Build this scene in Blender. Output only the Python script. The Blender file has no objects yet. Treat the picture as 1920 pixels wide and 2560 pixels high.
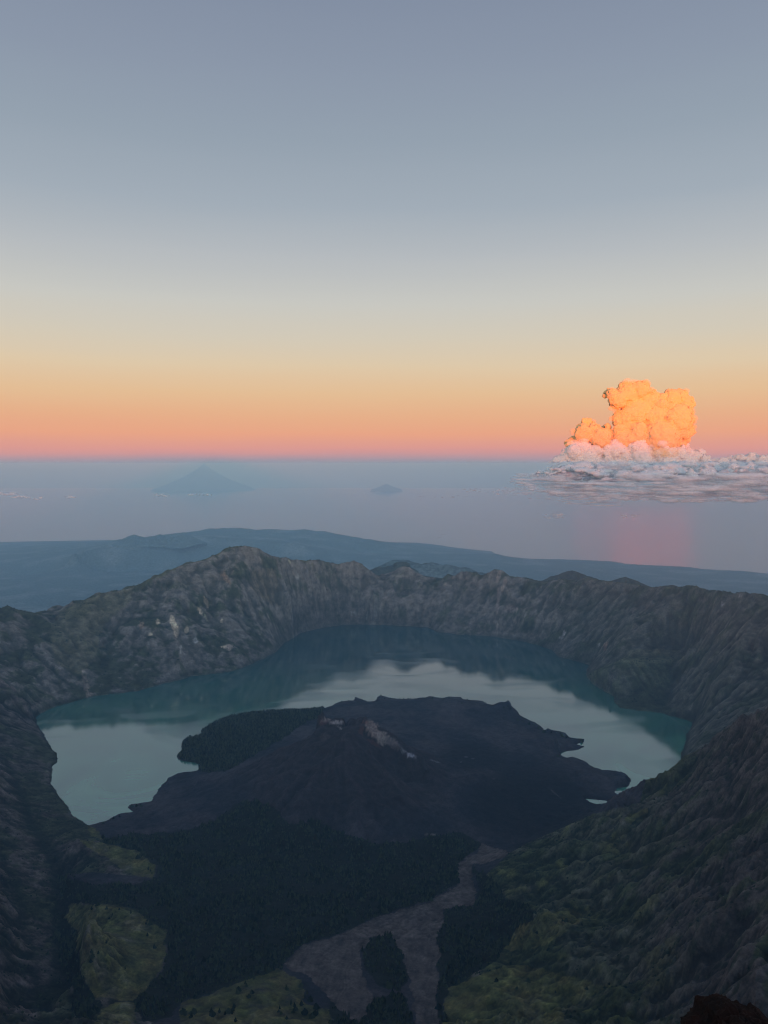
import bpy, math, random, time
import numpy as np

T0 = time.time()
rng = np.random.default_rng(7)
random.seed(7)
sc = bpy.context.scene
COL = sc.collection

# ------------------------------------------------------------------ camera
FPX = 1924.0                       # focal length in pixels of a 1920 x 2560 frame
HOR = 1160.0                       # picture row of the horizon
TH = math.atan((1280.0 - HOR) / FPX)
CAMZ = 3726.0
cam_d = bpy.data.cameras.new('camera')
cam = bpy.data.objects.new('camera', cam_d)
COL.objects.link(cam)
cam.location = (0, 0, CAMZ)
cam.rotation_euler = (math.pi / 2 - TH, 0, 0)
cam_d.sensor_fit = 'VERTICAL'
cam_d.sensor_height = 34.6
cam_d.lens = 34.6 * FPX / 2560.0
cam_d.clip_start = 0.5
cam_d.clip_end = 400000.0
sc.camera = cam

# ------------------------------------------------------------------ sky, sun, exposure
def lin(c):
    c = c / 255.0
    return c / 12.92 if c <= 0.04045 else ((c + 0.055) / 1.055) ** 2.4
def rgb(r, g, b):
    return (lin(r), lin(g), lin(b), 1.0)
def elev(y):
    return math.atan((1280.0 - y) / FPX) - TH

SUN_ELEV = math.radians(-1.0)      # the sun is still just below the level of the summit, behind the camera
SUN_AZ = math.radians(12.0)         # a little to the right of straight behind
w = bpy.data.worlds.new('World')
sc.world = w
w.use_nodes = True
nt = w.node_tree
nt.nodes.clear()
N = nt.nodes.new
L = nt.links.new
tc = N('ShaderNodeTexCoord')
sep = N('ShaderNodeSeparateXYZ')
L(tc.outputs['Generated'], sep.inputs[0])
asn = N('ShaderNodeMath'); asn.operation = 'ARCSINE'
L(sep.outputs['Z'], asn.inputs[0])
mr = N('ShaderNodeMapRange')
E0, E1 = math.radians(-4.0), math.radians(90.0)
mr.inputs['From Min'].default_value = E0
mr.inputs['From Max'].default_value = E1
L(asn.outputs[0], mr.inputs['Value'])
SKY = [(-3.5, (88, 110, 138)), (-0.4, (118, 138, 162)),
       (elev(1161) * 57.3, (134, 146, 165)), (elev(1152) * 57.3, (160, 149, 164)), (elev(1140) * 57.3, (200, 150, 153)), (elev(1122) * 57.3, (220, 154, 145)),
       (elev(1085) * 57.3, (233, 165, 133)), (elev(1040) * 57.3, (231, 176, 137)), (elev(985) * 57.3, (228, 190, 149)),
       (elev(920) * 57.3, (222, 201, 170)), (elev(850) * 57.3, (211, 202, 184)), (elev(760) * 57.3, (200, 200, 194)),
       (elev(650) * 57.3, (182, 187, 191)), (elev(520) * 57.3, (162, 173, 184)), (elev(350) * 57.3, (148, 161, 175)),
       (elev(180) * 57.3, (139, 151, 169)), (elev(0) * 57.3, (131, 143, 163)), (50.0, (127, 148, 180)), (89.0, (120, 145, 182))]
# the colour ramp node holds 32 stops at most, which these fit
ramp = N('ShaderNodeValToRGB')
cr = ramp.color_ramp
cr.interpolation = 'LINEAR'
for i, (e, c) in enumerate(SKY):
    p = (math.radians(e) - E0) / (E1 - E0)
    if i < 2:
        el = cr.elements[i]; el.position = p
    else:
        el = cr.elements.new(p)
    el.color = rgb(*c)
sn = N('ShaderNodeTexNoise'); sn.inputs['Scale'].default_value = 2.2; sn.inputs['Detail'].default_value = 5
smp = N('ShaderNodeMapping'); smp.inputs['Scale'].default_value = (1, 1, 14)
L(tc.outputs['Generated'], smp.inputs['Vector']); L(smp.outputs[0], sn.inputs['Vector'])
sa = N('ShaderNodeMath'); sa.operation = 'MULTIPLY_ADD'; sa.inputs[1].default_value = 0.009; L(sn.outputs['Fac'], sa.inputs[0])
sb = N('ShaderNodeMath'); sb.operation = 'SUBTRACT'; sb.inputs[1].default_value = 0.0045; L(mr.outputs[0], sb.inputs[0]); L(sb.outputs[0], sa.inputs[2])
L(sa.outputs[0], ramp.inputs[0])
bg = N('ShaderNodeBackground')
L(ramp.outputs[0], bg.inputs['Color'])
bg.inputs['Strength'].default_value = 1.0
# sunrise side, behind the camera: the clear physical sky of a sun at the horizon
sky = N('ShaderNodeTexSky')
sky.sky_type = 'NISHITA'
sky.sun_disc = False
sky.sun_elevation = math.radians(-1.0)
sky.sun_rotation = math.pi - SUN_AZ
sky.altitude = 3700
bg2 = N('ShaderNodeBackground')
L(sky.outputs[0], bg2.inputs['Color'])
bg2.inputs['Strength'].default_value = 1.55
fy_ = N('ShaderNodeMapRange'); fy_.interpolation_type = 'SMOOTHSTEP'
fy_.inputs['From Min'].default_value = 0.35; fy_.inputs['From Max'].default_value = -0.35
L(sep.outputs['Y'], fy_.inputs['Value'])
add = N('ShaderNodeMixShader')
L(fy_.outputs[0], add.inputs[0])
L(bg.outputs[0], add.inputs[1]); L(bg2.outputs[0], add.inputs[2])
out = N('ShaderNodeOutputWorld')
L(add.outputs[0], out.inputs['Surface'])

sun_d = bpy.data.lights.new('sun', 'SUN')
sun = bpy.data.objects.new('sun', sun_d)
COL.objects.link(sun)
sun_d.energy = 5.0
sun_d.angle = math.radians(1.1)
sun_d.color = (1.0, 0.14, 0.004)
# travels away from the camera (towards +Y) and very slightly upwards
sx, sy = -math.sin(SUN_AZ), math.cos(SUN_AZ)
from mathutils import Vector
dvec = Vector((sx * math.cos(SUN_ELEV), sy * math.cos(SUN_ELEV), -math.sin(SUN_ELEV)))
sun.rotation_euler = dvec.to_track_quat('-Z', 'Y').to_euler()
sun.location = (0, -500, CAMZ + 300)

sc.view_settings.view_transform = 'Standard'
sc.view_settings.look = 'None'
sc.view_settings.exposure = 0.0
sc.view_settings.gamma = 1.0
sc.view_settings.use_curve_mapping = False
sc.render.engine = 'CYCLES'
cy = sc.cycles
cy.use_denoising = True
cy.max_bounces = 8
cy.diffuse_bounces = 2
cy.glossy_bounces = 2
cy.transparent_max_bounces = 48
cy.volume_bounces = 4
cy.use_adaptive_sampling = False
cy.filter_width = 1.15
cy.adaptive_threshold = 0.01

# ------------------------------------------------------------------ rays: picture point -> place
CT, ST = math.cos(TH), math.sin(TH)
def ray(px, py):
    a = (px - 960.0) / FPX
    b = (1280.0 - py) / FPX
    return a, CT + b * ST, -ST + b * CT
def P(px, py, Y=None, z=None):
    rx, ry, rz = ray(px, py)
    t = Y / ry if Y is not None else (z - CAMZ) / rz
    return rx * t, ry * t, CAMZ + rz * t
def project(X, Y, Z):
    dz = Z - CAMZ
    f = Y * CT - dz * ST
    u = Y * ST + dz * CT
    f = np.maximum(f, 1.0)
    return 960.0 + FPX * X / f, 1280.0 - FPX * u / f

# ------------------------------------------------------------------ noise
PT = rng.permutation(512).astype(np.int64)
PT = np.concatenate([PT, PT])
GA = rng.uniform(0, 2 * np.pi, 512)
GX, GY = np.cos(GA).astype(np.float32), np.sin(GA).astype(np.float32)
def noise(x, y):
    xi = np.floor(x); yi = np.floor(y)
    fx = (x - xi).astype(np.float32); fy = (y - yi).astype(np.float32)
    xi = xi.astype(np.int64) & 511; yi = yi.astype(np.int64) & 511
    x1 = (xi + 1) & 511; y1 = (yi + 1) & 511
    h00 = PT[PT[xi] + yi]; h10 = PT[PT[x1] + yi]; h01 = PT[PT[xi] + y1]; h11 = PT[PT[x1] + y1]
    u = fx * fx * fx * (fx * (fx * 6 - 15) + 10); v = fy * fy * fy * (fy * (fy * 6 - 15) + 10)
    a = GX[h00] * fx + GY[h00] * fy
    b = GX[h10] * (fx - 1) + GY[h10] * fy
    c = GX[h01] * fx + GY[h01] * (fy - 1)
    d = GX[h11] * (fx - 1) + GY[h11] * (fy - 1)
    a = a + u * (b - a); c = c + u * (d - c)
    return (a + v * (c - a)) * 1.5
def fbm(x, y, s, oct=4, gain=0.5, ridged=False):
    t = 0.0; a = 1.0; n = 0.0
    for i in range(oct):
        v = noise(x / s + 17.3 * i, y / s - 9.1 * i)
        if ridged: v = 1.0 - 2.0 * np.abs(v)
        t = t + a * v; n += a; a *= gain; s *= 0.5
    return t / n
def sstep(a, b, x):
    t = np.clip((x - a) / (b - a), 0, 1)
    return t * t * (3 - 2 * t)

# ------------------------------------------------------------------ lines traced in the picture, at real distances
LAKE_Z = 2010.0
SHORE_PX = [(90,1792),(110,1779),(140,1766),(175,1757),(232,1741),(290,1734),(345,1727),(375,1719),(410,1709),(450,1700),(480,1690),
 (530,1685),(590,1676),(625,1662),(660,1646),(690,1630),(710,1607),(730,1597),(750,1583),(780,1575),(820,1567),(860,1562),(900,1561),
 (960,1562),(1010,1565),(1070,1568),(1095,1580),(1150,1587),(1220,1590),(1300,1602),(1350,1614),(1380,1625),(1395,1641),(1440,1653),
 (1475,1662),(1465,1676),(1466,1690),(1480,1708),(1510,1727),(1535,1741),(1536,1757),(1550,1770),(1600,1777),(1650,1782),(1690,1793),
 (1720,1801),(1731,1805),(1727,1830),(1715,1834),(1712,1860),(1702,1885),(1704,1920),(1712,1938),(1690,1952),(1670,1968),(1650,1984),
 (1632,1984),(1618,1980),(1606,1986),(1600,1982),(1588,1990),(1583,1998),(1565,2004),(1520,2008),(1490,2010),(1478,2005),(1466,1998),
 (1490,1999),(1520,2003),(1538,1999),(1548,1990),(1547,1986),(1537,1980),(1545,1971),(1570,1965),(1578,1955),(1574,1947),(1567,1938),
 (1552,1930),(1540,1927),(1520,1925),(1500,1926),(1484,1918),(1465,1904),(1446,1896),(1430,1892),(1415,1894),(1395,1886),
 (1413,1878),(1433,1876),(1450,1873),(1460,1866),(1440,1861),(1459,1856),(1460,1848),(1440,1846),(1425,1843),(1412,1832),(1400,1828),
 (1385,1826),(1370,1820),(1360,1826),(1355,1818),(1340,1806),(1320,1800),(1300,1794),(1290,1792),(1285,1782),(1283,1765),(1262,1760),(1240,1768),
 (1225,1764),(1205,1752),(1180,1750),(1160,1750),(1150,1742),(1120,1742),(1100,1746),(1075,1740),(1045,1748),(1020,1747),(1000,1748),(975,1744),(950,1738),
 (944,1742),(938,1753),(925,1756),(905,1748),(888,1742),(883,1751),(850,1754),(825,1766),(790,1776),(750,1777),(720,1778),(670,1779),(620,1784),(570,1793),
 (545,1803),(520,1816),(505,1826),(503,1838),(470,1846),(455,1858),(455,1874),(443,1890),(447,1900),(470,1904),(498,1910),(496,1925),
 (480,1928),(445,1933),(420,1944),(418,1953),(402,1965),(390,1983),(378,2003),(350,2009),(325,2011),(318,2018),(330,2029),(295,2034),
 (270,2050),(240,2058),(222,2064),(205,2053),(182,2040),(170,2018),(150,1995),(127,1960),(130,1935),(131,1915),(143,1905),(143,1885),
 (125,1865),(110,1835),(92,1810)]
SHORE = np.array([P(x, y, z=LAKE_Z)[:2] for x, y in SHORE_PX])

lines = []          # each: array of (X, Y, Z)
def px_line(pts):   # (px, py, Y)
    lines.append(np.array([P(x, y, Y=Y) for x, y, Y in pts]))
def w_line(pts):    # world X, Y, Z
    lines.append(np.array(pts, float))
CREST = [(-260,1500,5600),(-120,1500,5900),(0,1523,6200),(18,1514,6200),(40,1527,6220),(75,1530,6250),(100,1540,6300),(140,1541,6400),(155,1523,6450),(185,1503,6500),(210,1500,6560),
 (250,1485,6650),(300,1477,6750),(330,1474,6800),(365,1455,6900),(420,1430,7050),(473,1407,7200),(505,1404,7250),(540,1388,7350),
 (575,1372,7450),(605,1366,7500),(640,1372,7550),(680,1393,7700),(730,1402,7900),(770,1405,8050),(790,1403,8120),(830,1410,8250),
 (850,1415,8300),(880,1405,8330),(905,1412,8370),(935,1436,8420),(960,1447,8440),(972,1440,8440),(985,1428,8440),(1005,1417,8440),
 (1022,1418,8430),(1035,1433,8410),(1060,1440,8400),(1090,1448,8380),(1105,1452,8360),(1115,1438,8340),(1140,1440,8300),
 (1155,1431,8270),(1190,1433,8200),(1200,1440,8180),(1222,1433,8120),(1240,1425,8080),(1257,1430,8050),(1270,1440,8030),(1300,1445,7950),
 (1330,1453,7850),(1365,1455,7750),(1400,1448,7600),(1420,1455,7550),(1440,1455,7500),(1465,1445,7400),(1490,1450,7300),(1530,1457,7150),
 (1570,1458,6950),(1620,1470,6700),(1650,1468,6550),(1700,1470,6300),(1730,1466,6150),(1760,1477,6000),(1800,1480,5800),(1830,1484,5650),
 (1870,1485,5450),(1900,1490,5300),(1920,1500,5200),(2050,1530,4700),(2250,1560,4100),(2500,1600,3500)]
px_line(CREST)
crest = lines[-1]
# outer flanks behind the crest
back = crest.copy(); d = back[:, :2] - np.array([0, 5000.0]); n = d / np.linalg.norm(d, axis=1)[:, None]
b1 = crest.copy(); b1[:, :2] += n * 900; b1[:, 2] = np.minimum(crest[:, 2] - 420, 2250); lines.append(b1)
b2 = crest.copy(); b2[:, :2] += n * 2300; b2[:, 2] = 1450; lines.append(b2)
w_line([(-5900, 11600, 700), (0, 11600, 700), (5900, 11600, 700)])
w_line([(-5900, 9000, 1000), (-5900, 11600, 700)]); w_line([(5900, 8500, 1000), (5900, 11600, 700)])
# shore: the land starts here
lines.append(np.c_[np.r_[SHORE, SHORE[:1]], np.full(len(SHORE) + 1, LAKE_Z + 2)])
# far wall: a break of slope between steep upper cliff and the lower apron
px_line([(780,1500,7830),(860,1500,8080),(960,1500,8180),(1060,1505,8130),(1160,1510,8000),(1260,1515,7800),(1340,1530,7500)])
# the peak's spur running to the lake and the gully beside it
px_line([(600,1370,7480),(590,1420,7300),(560,1480,7100),(540,1560,6800),(600,1640,6500)])
px_line([(700,1420,7700),(720,1480,7600),(740,1540,7450)])
px_line([(330,1478,6780),(300,1560,6450),(250,1660,6000)])
px_line([(185,1506,6480),(200,1570,6200),(180,1680,5750)])
px_line([(60,1545,6150),(80,1640,5700),(110,1740,5350)])
px_line([(430,1470,6900),(420,1560,6500),(450,1650,6150)])
# right wall: spurs and the grassy plateau headland
px_line([(1460,1460,7380),(1470,1540,7050),(1440,1620,6750)])
px_line([(1700,1476,6280),(1650,1540,6150),(1560,1600,6100)])
px_line([(1579,1626,5950),(1657,1624,6000),(1700,1632,6000)])
px_line([(1553,1652,5850),(1620,1650,5880),(1666,1655,5850),(1712,1650,5850)])
px_line([(1553,1652,5850),(1520,1690,5680),(1500,1712,5600)])
px_line([(1666,1655,5850),(1680,1720,5580),(1660,1775,5330)])
px_line([(1900,1495,5280),(1860,1600,5000),(1800,1700,4850),(1760,1780,4750)])
px_line([(1790,1800,4550),(1750,1860,4350),(1730,1900,4150)])
px_line([(1920,1640,4900),(1900,1740,4500),(1860,1790,4300)])
# volcano: rim and flanks
def cone(cx, cy, r, z, n=24, a0=0, a1=360):
    return [(cx + r * math.cos(math.radians(a)), cy + r * math.sin(math.radians(a)), z) for a in np.linspace(a0, a1, n)]
VX, VY = P(860, 1830, Y=3850)[0], 3850.0
rim_px = [(800,1797,3980),(820,1800,4010),(850,1802,4010),(880,1806,4020),(905,1800,3990),(925,1806,3950),(950,1826,3900),(985,1852,3830),(1020,1880,3760)]
px_line(rim_px)
px_line([(800,1797,3980),(812,1812,3900),(840,1824,3860),(880,1822,3850),(915,1815,3880),(940,1835,3850)])
w_line([(P(860,1810,Y=3950)[0], 3945, P(860,1815,Y=3950)[2] - 60)])
# flank rays
for dx, dy, r2, z2 in [(-1.0,0.1,760,2058),(-0.8,-0.6,720,2070),(-0.35,-0.95,760,2075),(0.15,-1,760,2080),(0.6,-0.8,760,2062),(1.0,-0.25,860,2040),(-0.8,0.6,640,2060),(0,1,560,2075),(0.8,0.6,660,2060)]:
    q = []
    for k in np.linspace(0, 1, 6):
        r = 130 + (r2 - 130) * k
        z0 = 2340.0
        q.append((VX + dx * r, VY + dy * r, z2 + (z0 - z2) * (1 - k) ** 1.25))
    w_line(q)
# island: lava shelf and the low cliffs on its far side
px_line([(830,1775,5050),(900,1765,5150),(1000,1762,5200),(1080,1752,5230),(1150,1752,5200),(1220,1775,5050),(1260,1757,5080),(1275,1757,5080)])
px_line([(520,1850,4700),(600,1810,4880),(700,1800,4980)])
px_line([(1330,1850,4500),(1400,1850,4480)])
px_line([(1300,1940,4050),(1420,1930,4080),(1520,1945,4040)])
px_line([(1000,1960,3700),(1200,1940,3850)])
# valley floor
for pts in ([(300,2100,z) for z in (0,)], ):
    pass
def zline(pts):   # px, py, z
    lines.append(np.array([P(x, y, z=zz) for x, y, zz in pts]))
zline([(300,2060,2018),(420,2000,2026),(520,1960,2035)])
zline([(1470,2012,2016),(1540,2014,2016),(1600,2008,2020)])
zline([(1290,2120,2022),(1400,2060,2022),(1480,2030,2020)])
zline([(270,2110,2030),(420,2120,2040),(600,2130,2052),(800,2150,2062),(1000,2150,2058),(1180,2130,2035)])
zline([(380,2230,2050),(600,2260,2060),(900,2260,2056),(1150,2200,2046)])
zline([(1185,2185,2046),(1188,2250,2052),(1120,2290,2056),(1060,2400,2066),(1075,2560,2085)])
zline([(430,2330,2062),(600,2380,2072),(800,2340,2062),(960,2310,2056)])
zline([(380,2540,2100),(450,2460,2085)])
zline([(700,2430,2082),(860,2420,2078),(900,2560,2090)])
# meadow knoll at the bottom, meadows on the left
zline([(560,2510,2118),(650,2470,2108),(720,2500,2112)])
zline([(500,2620,2150),(640,2620,2155),(780,2600,2130)])
zline([(290,2350,2105),(300,2420,2110)]); zline([(230,2270,2105),(320,2290,2090)])
zline([(395,2330,2066),(400,2420,2075),(350,2490,2090)])
zline([(210,2330,2150),(215,2430,2165)])
zline([(200,2104,2100),(280,2120,2062),(350,2145,2046)])
zline([(160,2200,2110),(230,2230,2070),(330,2235,2056)])
# left ridge
px_line([(-420,1560,5000),(-200,1640,5050),(0,1716,5050),(25,1722,5030),(50,1745,5010),(72,1762,5000)])
px_line([(-700,1560,3900),(-500,1650,3650),(-350,1800,3300),(-300,1950,2700),(-350,2100,2200)])
px_line([(-10,1850,4350),(40,1960,3900),(90,2080,3450),(140,2160,3200)])
px_line([(-40,2060,3350),(30,2200,2950),(70,2330,2650),(90,2450,2380),(110,2600,2150)])
px_line([(150,2200,3130),(160,2290,2880),(165,2400,2600),(190,2540,2330)])
px_line([(-60,2300,2500),(-20,2440,2200),(0,2600,1950)])
# right ridge crest and face
px_line([(2200,1760,1900),(2060,1776,2250),(1980,1785,2450),(1920,1792,2560),(1885,1795,2620),(1860,1810,2700),(1840,1828,2790),(1805,1845,2900),(1780,1865,2990),
 (1750,1875,3080),(1725,1905,3220),(1700,1937,3400),(1665,1965,3560),(1640,1992,3640)])
px_line([(1640,1992,3640),(1600,2012,3580),(1540,2024,3540),(1480,2036,3500),(1440,2050,3450),(1400,2072,3370),(1360,2095,3290),(1320,2107,3230),(1290,2124,3170)])
px_line([(1260,2150,3080),(1210,2190,2970),(1200,2270,2790)])
px_line([(1780,1865,2990),(1700,1990,2850),(1600,2080,2780),(1480,2150,2780),(1350,2200,2790)])
px_line([(1860,1810,2700),(1830,1960,2500),(1740,2100,2380),(1620,2210,2350)])
px_line([(1920,1850,2400),(1900,2040,2130),(1820,2220,1980),(1700,2350,1920)])
px_line([(1700,2110,2440),(1560,2220,2480),(1500,2290,2400),(1430,2420,2190)])
px_line([(1365,2283,2520),(1429,2274,2500),(1458,2289,2470)])
px_line([(1284,2375,2430),(1365,2364,2360),(1423,2330,2380)])
px_line([(1240,2300,2680),(1180,2400,2440),(1130,2480,2290)])
px_line([(1191,2440,2330),(1330,2416,2290),(1458,2450,2120)])
px_line([(1105,2560,2160),(1382,2560,1990),(1500,2480,2020)])
px_line([(1560,2440,1900),(1600,2560,1700)])
px_line([(1920,2200,1750),(1900,2380,1480),(1920,2560,1250)])
px_line([(1760,2400,1700),(1740,2560,1500)])
# the summit we stand on
w_line([(0,-60,3722),(0,0,3722.3),(0,14,3712)])
w_line([(0,100,3590),(0,500,3190),(0,1000,2790),(0,1500,2440),(0,1900,2200)])
w_line([(-300,100,3580),(-420,500,3200),(-520,1000,2830),(-560,1500,2480)])
w_line([(300,100,3580),(400,500,3200),(480,1000,2830),(520,1500,2480)])
w_line([(-60,-40,3700),(-500,-260,3500),(-1200,-500,3250),(-2200,-300,3000),(-3200,400,2850),(-4200,1500,2700)])
w_line([(60,-40,3700),(500,-200,3450),(1100,0,3250),(1700,500,3050),(2100,1100,2900)])
w_line([(0,-1200,3000),(0,-2500,2300)]); w_line([(-2500,-2400,2100),(2500,-2400,2100)])
w_line([(5900,-2400,1500),(5900,2000,1700),(5900,6000,1300)]); w_line([(-5900,-2400,1500),(-5900,3000,1600),(-5900,7000,1300)])

# ------------------------------------------------------------------ height field by relaxation between the lines
GX0, GX1, GY0, GY1, H = -6000.0, 6000.0, -2500.0, 12000.0, 20.0
def sample_line(a, step):
    if len(a) == 1: return a
    o = []
    for p, q in zip(a[:-1], a[1:]):
        n = max(1, int(np.linalg.norm(q[:2] - p[:2]) / step))
        t = np.arange(n)[:, None] / n
        o.append(p + (q - p) * t)
    o.append(a[-1:])
    return np.concatenate(o)
def relax(cons, levels=(320, 160, 80, 40, 20), iters=(400, 200, 120, 80, 50), start=None):
    z = None
    for h, it in zip(levels, iters):
        nx = int((GX1 - GX0) / h) + 1; ny = int((GY1 - GY0) / h) + 1
        s = np.zeros((ny, nx)); c = np.zeros((ny, nx))
        ix = np.clip(((cons[:, 0] - GX0) / h).round().astype(int), 0, nx - 1)
        iy = np.clip(((cons[:, 1] - GY0) / h).round().astype(int), 0, ny - 1)
        np.add.at(s, (iy, ix), cons[:, 2]); np.add.at(c, (iy, ix), 1)
        m = c > 0; v = s[m] / c[m]
        if z is None: z = np.full((ny, nx), v.mean())
        else:
            yy = np.linspace(0, z.shape[0] - 1, ny); xx = np.linspace(0, z.shape[1] - 1, nx)
            y0 = np.minimum(yy.astype(int), z.shape[0] - 2); x0 = np.minimum(xx.astype(int), z.shape[1] - 2)
            fy = (yy - y0)[:, None]; fx = (xx - x0)[None]
            z = (z[y0][:, x0] * (1 - fy) * (1 - fx) + z[y0 + 1][:, x0] * fy * (1 - fx) + z[y0][:, x0 + 1] * (1 - fy) * fx + z[y0 + 1][:, x0 + 1] * fy * fx)
        z[m] = v
        for _ in range(it):
            p = np.pad(z, 1, mode='edge')
            z = 0.25 * (p[:-2, 1:-1] + p[2:, 1:-1] + p[1:-1, :-2] + p[1:-1, 2:])
            z[m] = v
    return z
cons = np.concatenate([sample_line(a, 8.0) for a in lines])
Z = relax(cons)
ny, nx = Z.shape
gx = GX0 + H * np.arange(nx); gy = GY0 + H * np.arange(ny)
MX, MY = np.meshgrid(gx, gy)

def in_poly(px, py, poly):
    ins = np.zeros(px.shape, bool)
    n = len(poly)
    x0, y0 = poly[:, 0].min(), poly[:, 1].min(); x1, y1 = poly[:, 0].max(), poly[:, 1].max()
    sel = (px >= x0) & (px <= x1) & (py >= y0) & (py <= y1)
    qx = px[sel]; qy = py[sel]; r = np.zeros(qx.shape, bool)
    for i in range(n):
        ax, ay = poly[i]; bx, by = poly[(i + 1) % n]
        if ay == by: continue
        c = (ay > qy) != (by > qy)
        r ^= c & (qx < (bx - ax) * (qy - ay) / (by - ay) + ax)
    ins[sel] = r
    return ins
lake_g = in_poly(MX, MY, SHORE)
Z[lake_g] = LAKE_Z - 12

# large forms: ridged noise fading towards the shore and the flat floor
relief = sstep(20, 260, Z - 2055)
Z += relief * (80 * fbm(MX, MY, 620, 4, 0.5, True) + 30 * fbm(MX, MY, 190, 3, 0.5, True) + 40 * fbm(MX + 9000, MY, 330, 3) - 40)
Z += (1 - relief) * (~lake_g) * 5 * fbm(MX, MY, 110, 3)

# ------------------------------------------------------------------ rain erosion (many drops at once)
def erode(Z, drops, steps, ke=0.35):
    ny, nx = Z.shape
    Z = Z / H
    px = rng.uniform(2, nx - 3, drops); py = rng.uniform(2, ny - 3, drops)
    dx = np.zeros(drops); dy = np.zeros(drops)
    sed = np.zeros(drops); wat = np.ones(drops); vel = np.ones(drops)
    for s in range(steps):
        ix = px.astype(int); iy = py.astype(int); fx = px - ix; fy = py - iy
        f = iy * nx + ix
        Zf = Z.ravel()
        a = Zf[f]; b = Zf[f + 1]; c = Zf[f + nx]; d = Zf[f + nx + 1]
        gx_ = (b - a) * (1 - fy) + (d - c) * fy
        gy_ = (c - a) * (1 - fx) + (d - b) * fx
        h0 = a * (1 - fx) * (1 - fy) + b * fx * (1 - fy) + c * (1 - fx) * fy + d * fx * fy
        dx = dx * 0.25 - gx_ * 0.75; dy = dy * 0.25 - gy_ * 0.75
        l = np.sqrt(dx * dx + dy * dy) + 1e-9
        dx /= l; dy /= l
        npx = np.clip(px + dx, 2, nx - 3.01); npy = np.clip(py + dy, 2, ny - 3.01)
        jx = npx.astype(int); jy = npy.astype(int); gx2 = npx - jx; gy2 = npy - jy
        g = jy * nx + jx
        h1 = Zf[g] * (1 - gx2) * (1 - gy2) + Zf[g + 1] * gx2 * (1 - gy2) + Zf[g + nx] * (1 - gx2) * gy2 + Zf[g + nx + 1] * gx2 * gy2
        dh = h1 - h0
        cap = np.maximum(-dh, 0.01) * vel * wat * 4.0
        dep = np.where(dh > 0, np.minimum(dh, sed), np.where(sed > cap, (sed - cap) * 0.3, -np.minimum((cap - sed) * ke, np.maximum(-dh, 0) * 0.5)))
        sed -= dep
        dep = dep * 0.10
        D = np.zeros(nx * ny)
        for o, wgt in ((0, (1 - fx) * (1 - fy)), (1, fx * (1 - fy)), (nx, (1 - fx) * fy), (nx + 1, fx * fy)):
            D += np.bincount(f + o, weights=dep * wgt, minlength=nx * ny)
        Z = Z + D.reshape(ny, nx)
        vel = np.sqrt(np.maximum(vel * vel - dh * 1.2, 0.05)); vel = np.minimum(vel, 3.0)
        wat *= 0.975
        px, py = npx, npy
    return Z * H
Ze = Z.copy()
floor_prot = sstep(2035, 2110, Z)
ero_amt = (0.35 + 0.9 * sstep(-0.3, 0.3, fbm(MX + 4000, MY, 900, 3))) * (1 - 0.72 * sstep(5300, 6300, MY))
for k in range(5):
    Zn = erode(Ze, 90000, 60)
    Ze = Ze + np.clip(Zn - Ze, -15, 8) * floor_prot * ero_amt
    p = np.pad(Ze, 1, mode='edge')
    Ze = Ze * 0.9 + 0.025 * (p[:-2, 1:-1] + p[2:, 1:-1] + p[1:-1, :-2] + p[1:-1, 2:])
Z = Ze
print('erosion', round(time.time() - T0, 1))
def bil(A, X, Y, h=H, x0=GX0, y0=GY0):
    u = np.clip((X - x0) / h, 0, A.shape[1] - 1.001); v = np.clip((Y - y0) / h, 0, A.shape[0] - 1.001)
    i = u.astype(int); j = v.astype(int); u = u - i; v = v - j
    return A[j, i] * (1 - u) * (1 - v) + A[j, i + 1] * u * (1 - v) + A[j + 1, i] * (1 - u) * v + A[j + 1, i + 1] * u * v
def cubic(A, X, Y, h=H, x0=GX0, y0=GY0):
    u = np.clip((X - x0) / h, 1.01, A.shape[1] - 3.01); v = np.clip((Y - y0) / h, 1.01, A.shape[0] - 3.01)
    i = u.astype(int); j = v.astype(int); u = u - i; v = v - j
    def ws(t): return (-.5*t+t*t-.5*t**3, 1-2.5*t*t+1.5*t**3, .5*t+2*t*t-1.5*t**3, -.5*t*t+.5*t**3)
    wu, wv = ws(u), ws(v); r = 0
    for a in range(4):
        row = 0
        for b in range(4): row = row + wu[b] * A[j + a - 1, i + b - 1]
        r = r + wv[a] * row
    return r
# pull the eroded ground back onto the traced lines, smoothly
keep = cons[(cons[:, 2] > 2030)]
res = keep.copy(); res[:, 2] = keep[:, 2] - bil(Z, keep[:, 0], keep[:, 1])
zero = np.c_[np.repeat(SHORE, 1, 0), np.zeros(len(SHORE))]
edge = np.array([(x, y, 0) for x in (GX0, GX1) for y in np.arange(GY0, GY1, 100)] + [(x, y, 0) for y in (GY0, GY1) for x in np.arange(GX0, GX1, 100)])
Cr = relax(np.concatenate([res, sample_line(np.r_[zero, zero[:1]], 8.0), edge]), (320, 160, 80, 40, 20), (200, 100, 60, 30, 12))
Z = Z + Cr
print('height', round(time.time() - T0, 1), Z.min(), Z.max())

# ------------------------------------------------------------------ fan of ground points, about one per picture point
ys = np.concatenate([np.arange(160, 1200, 12), np.arange(1200, 3000, 4.0), np.arange(3000, 5500, 5.0), np.arange(5500, 8800, 7.5), np.arange(8800, 10600, 45.0)])
us = np.concatenate([np.linspace(-0.80, -0.54, 28)[:-1], np.linspace(-0.54, 0.54, 700), np.linspace(0.54, 0.80, 28)[1:]])
U, YY = np.meshgrid(us, ys)
XX = U * YY
NR, NC = XX.shape
ins = in_poly(XX, YY, SHORE)
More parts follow.
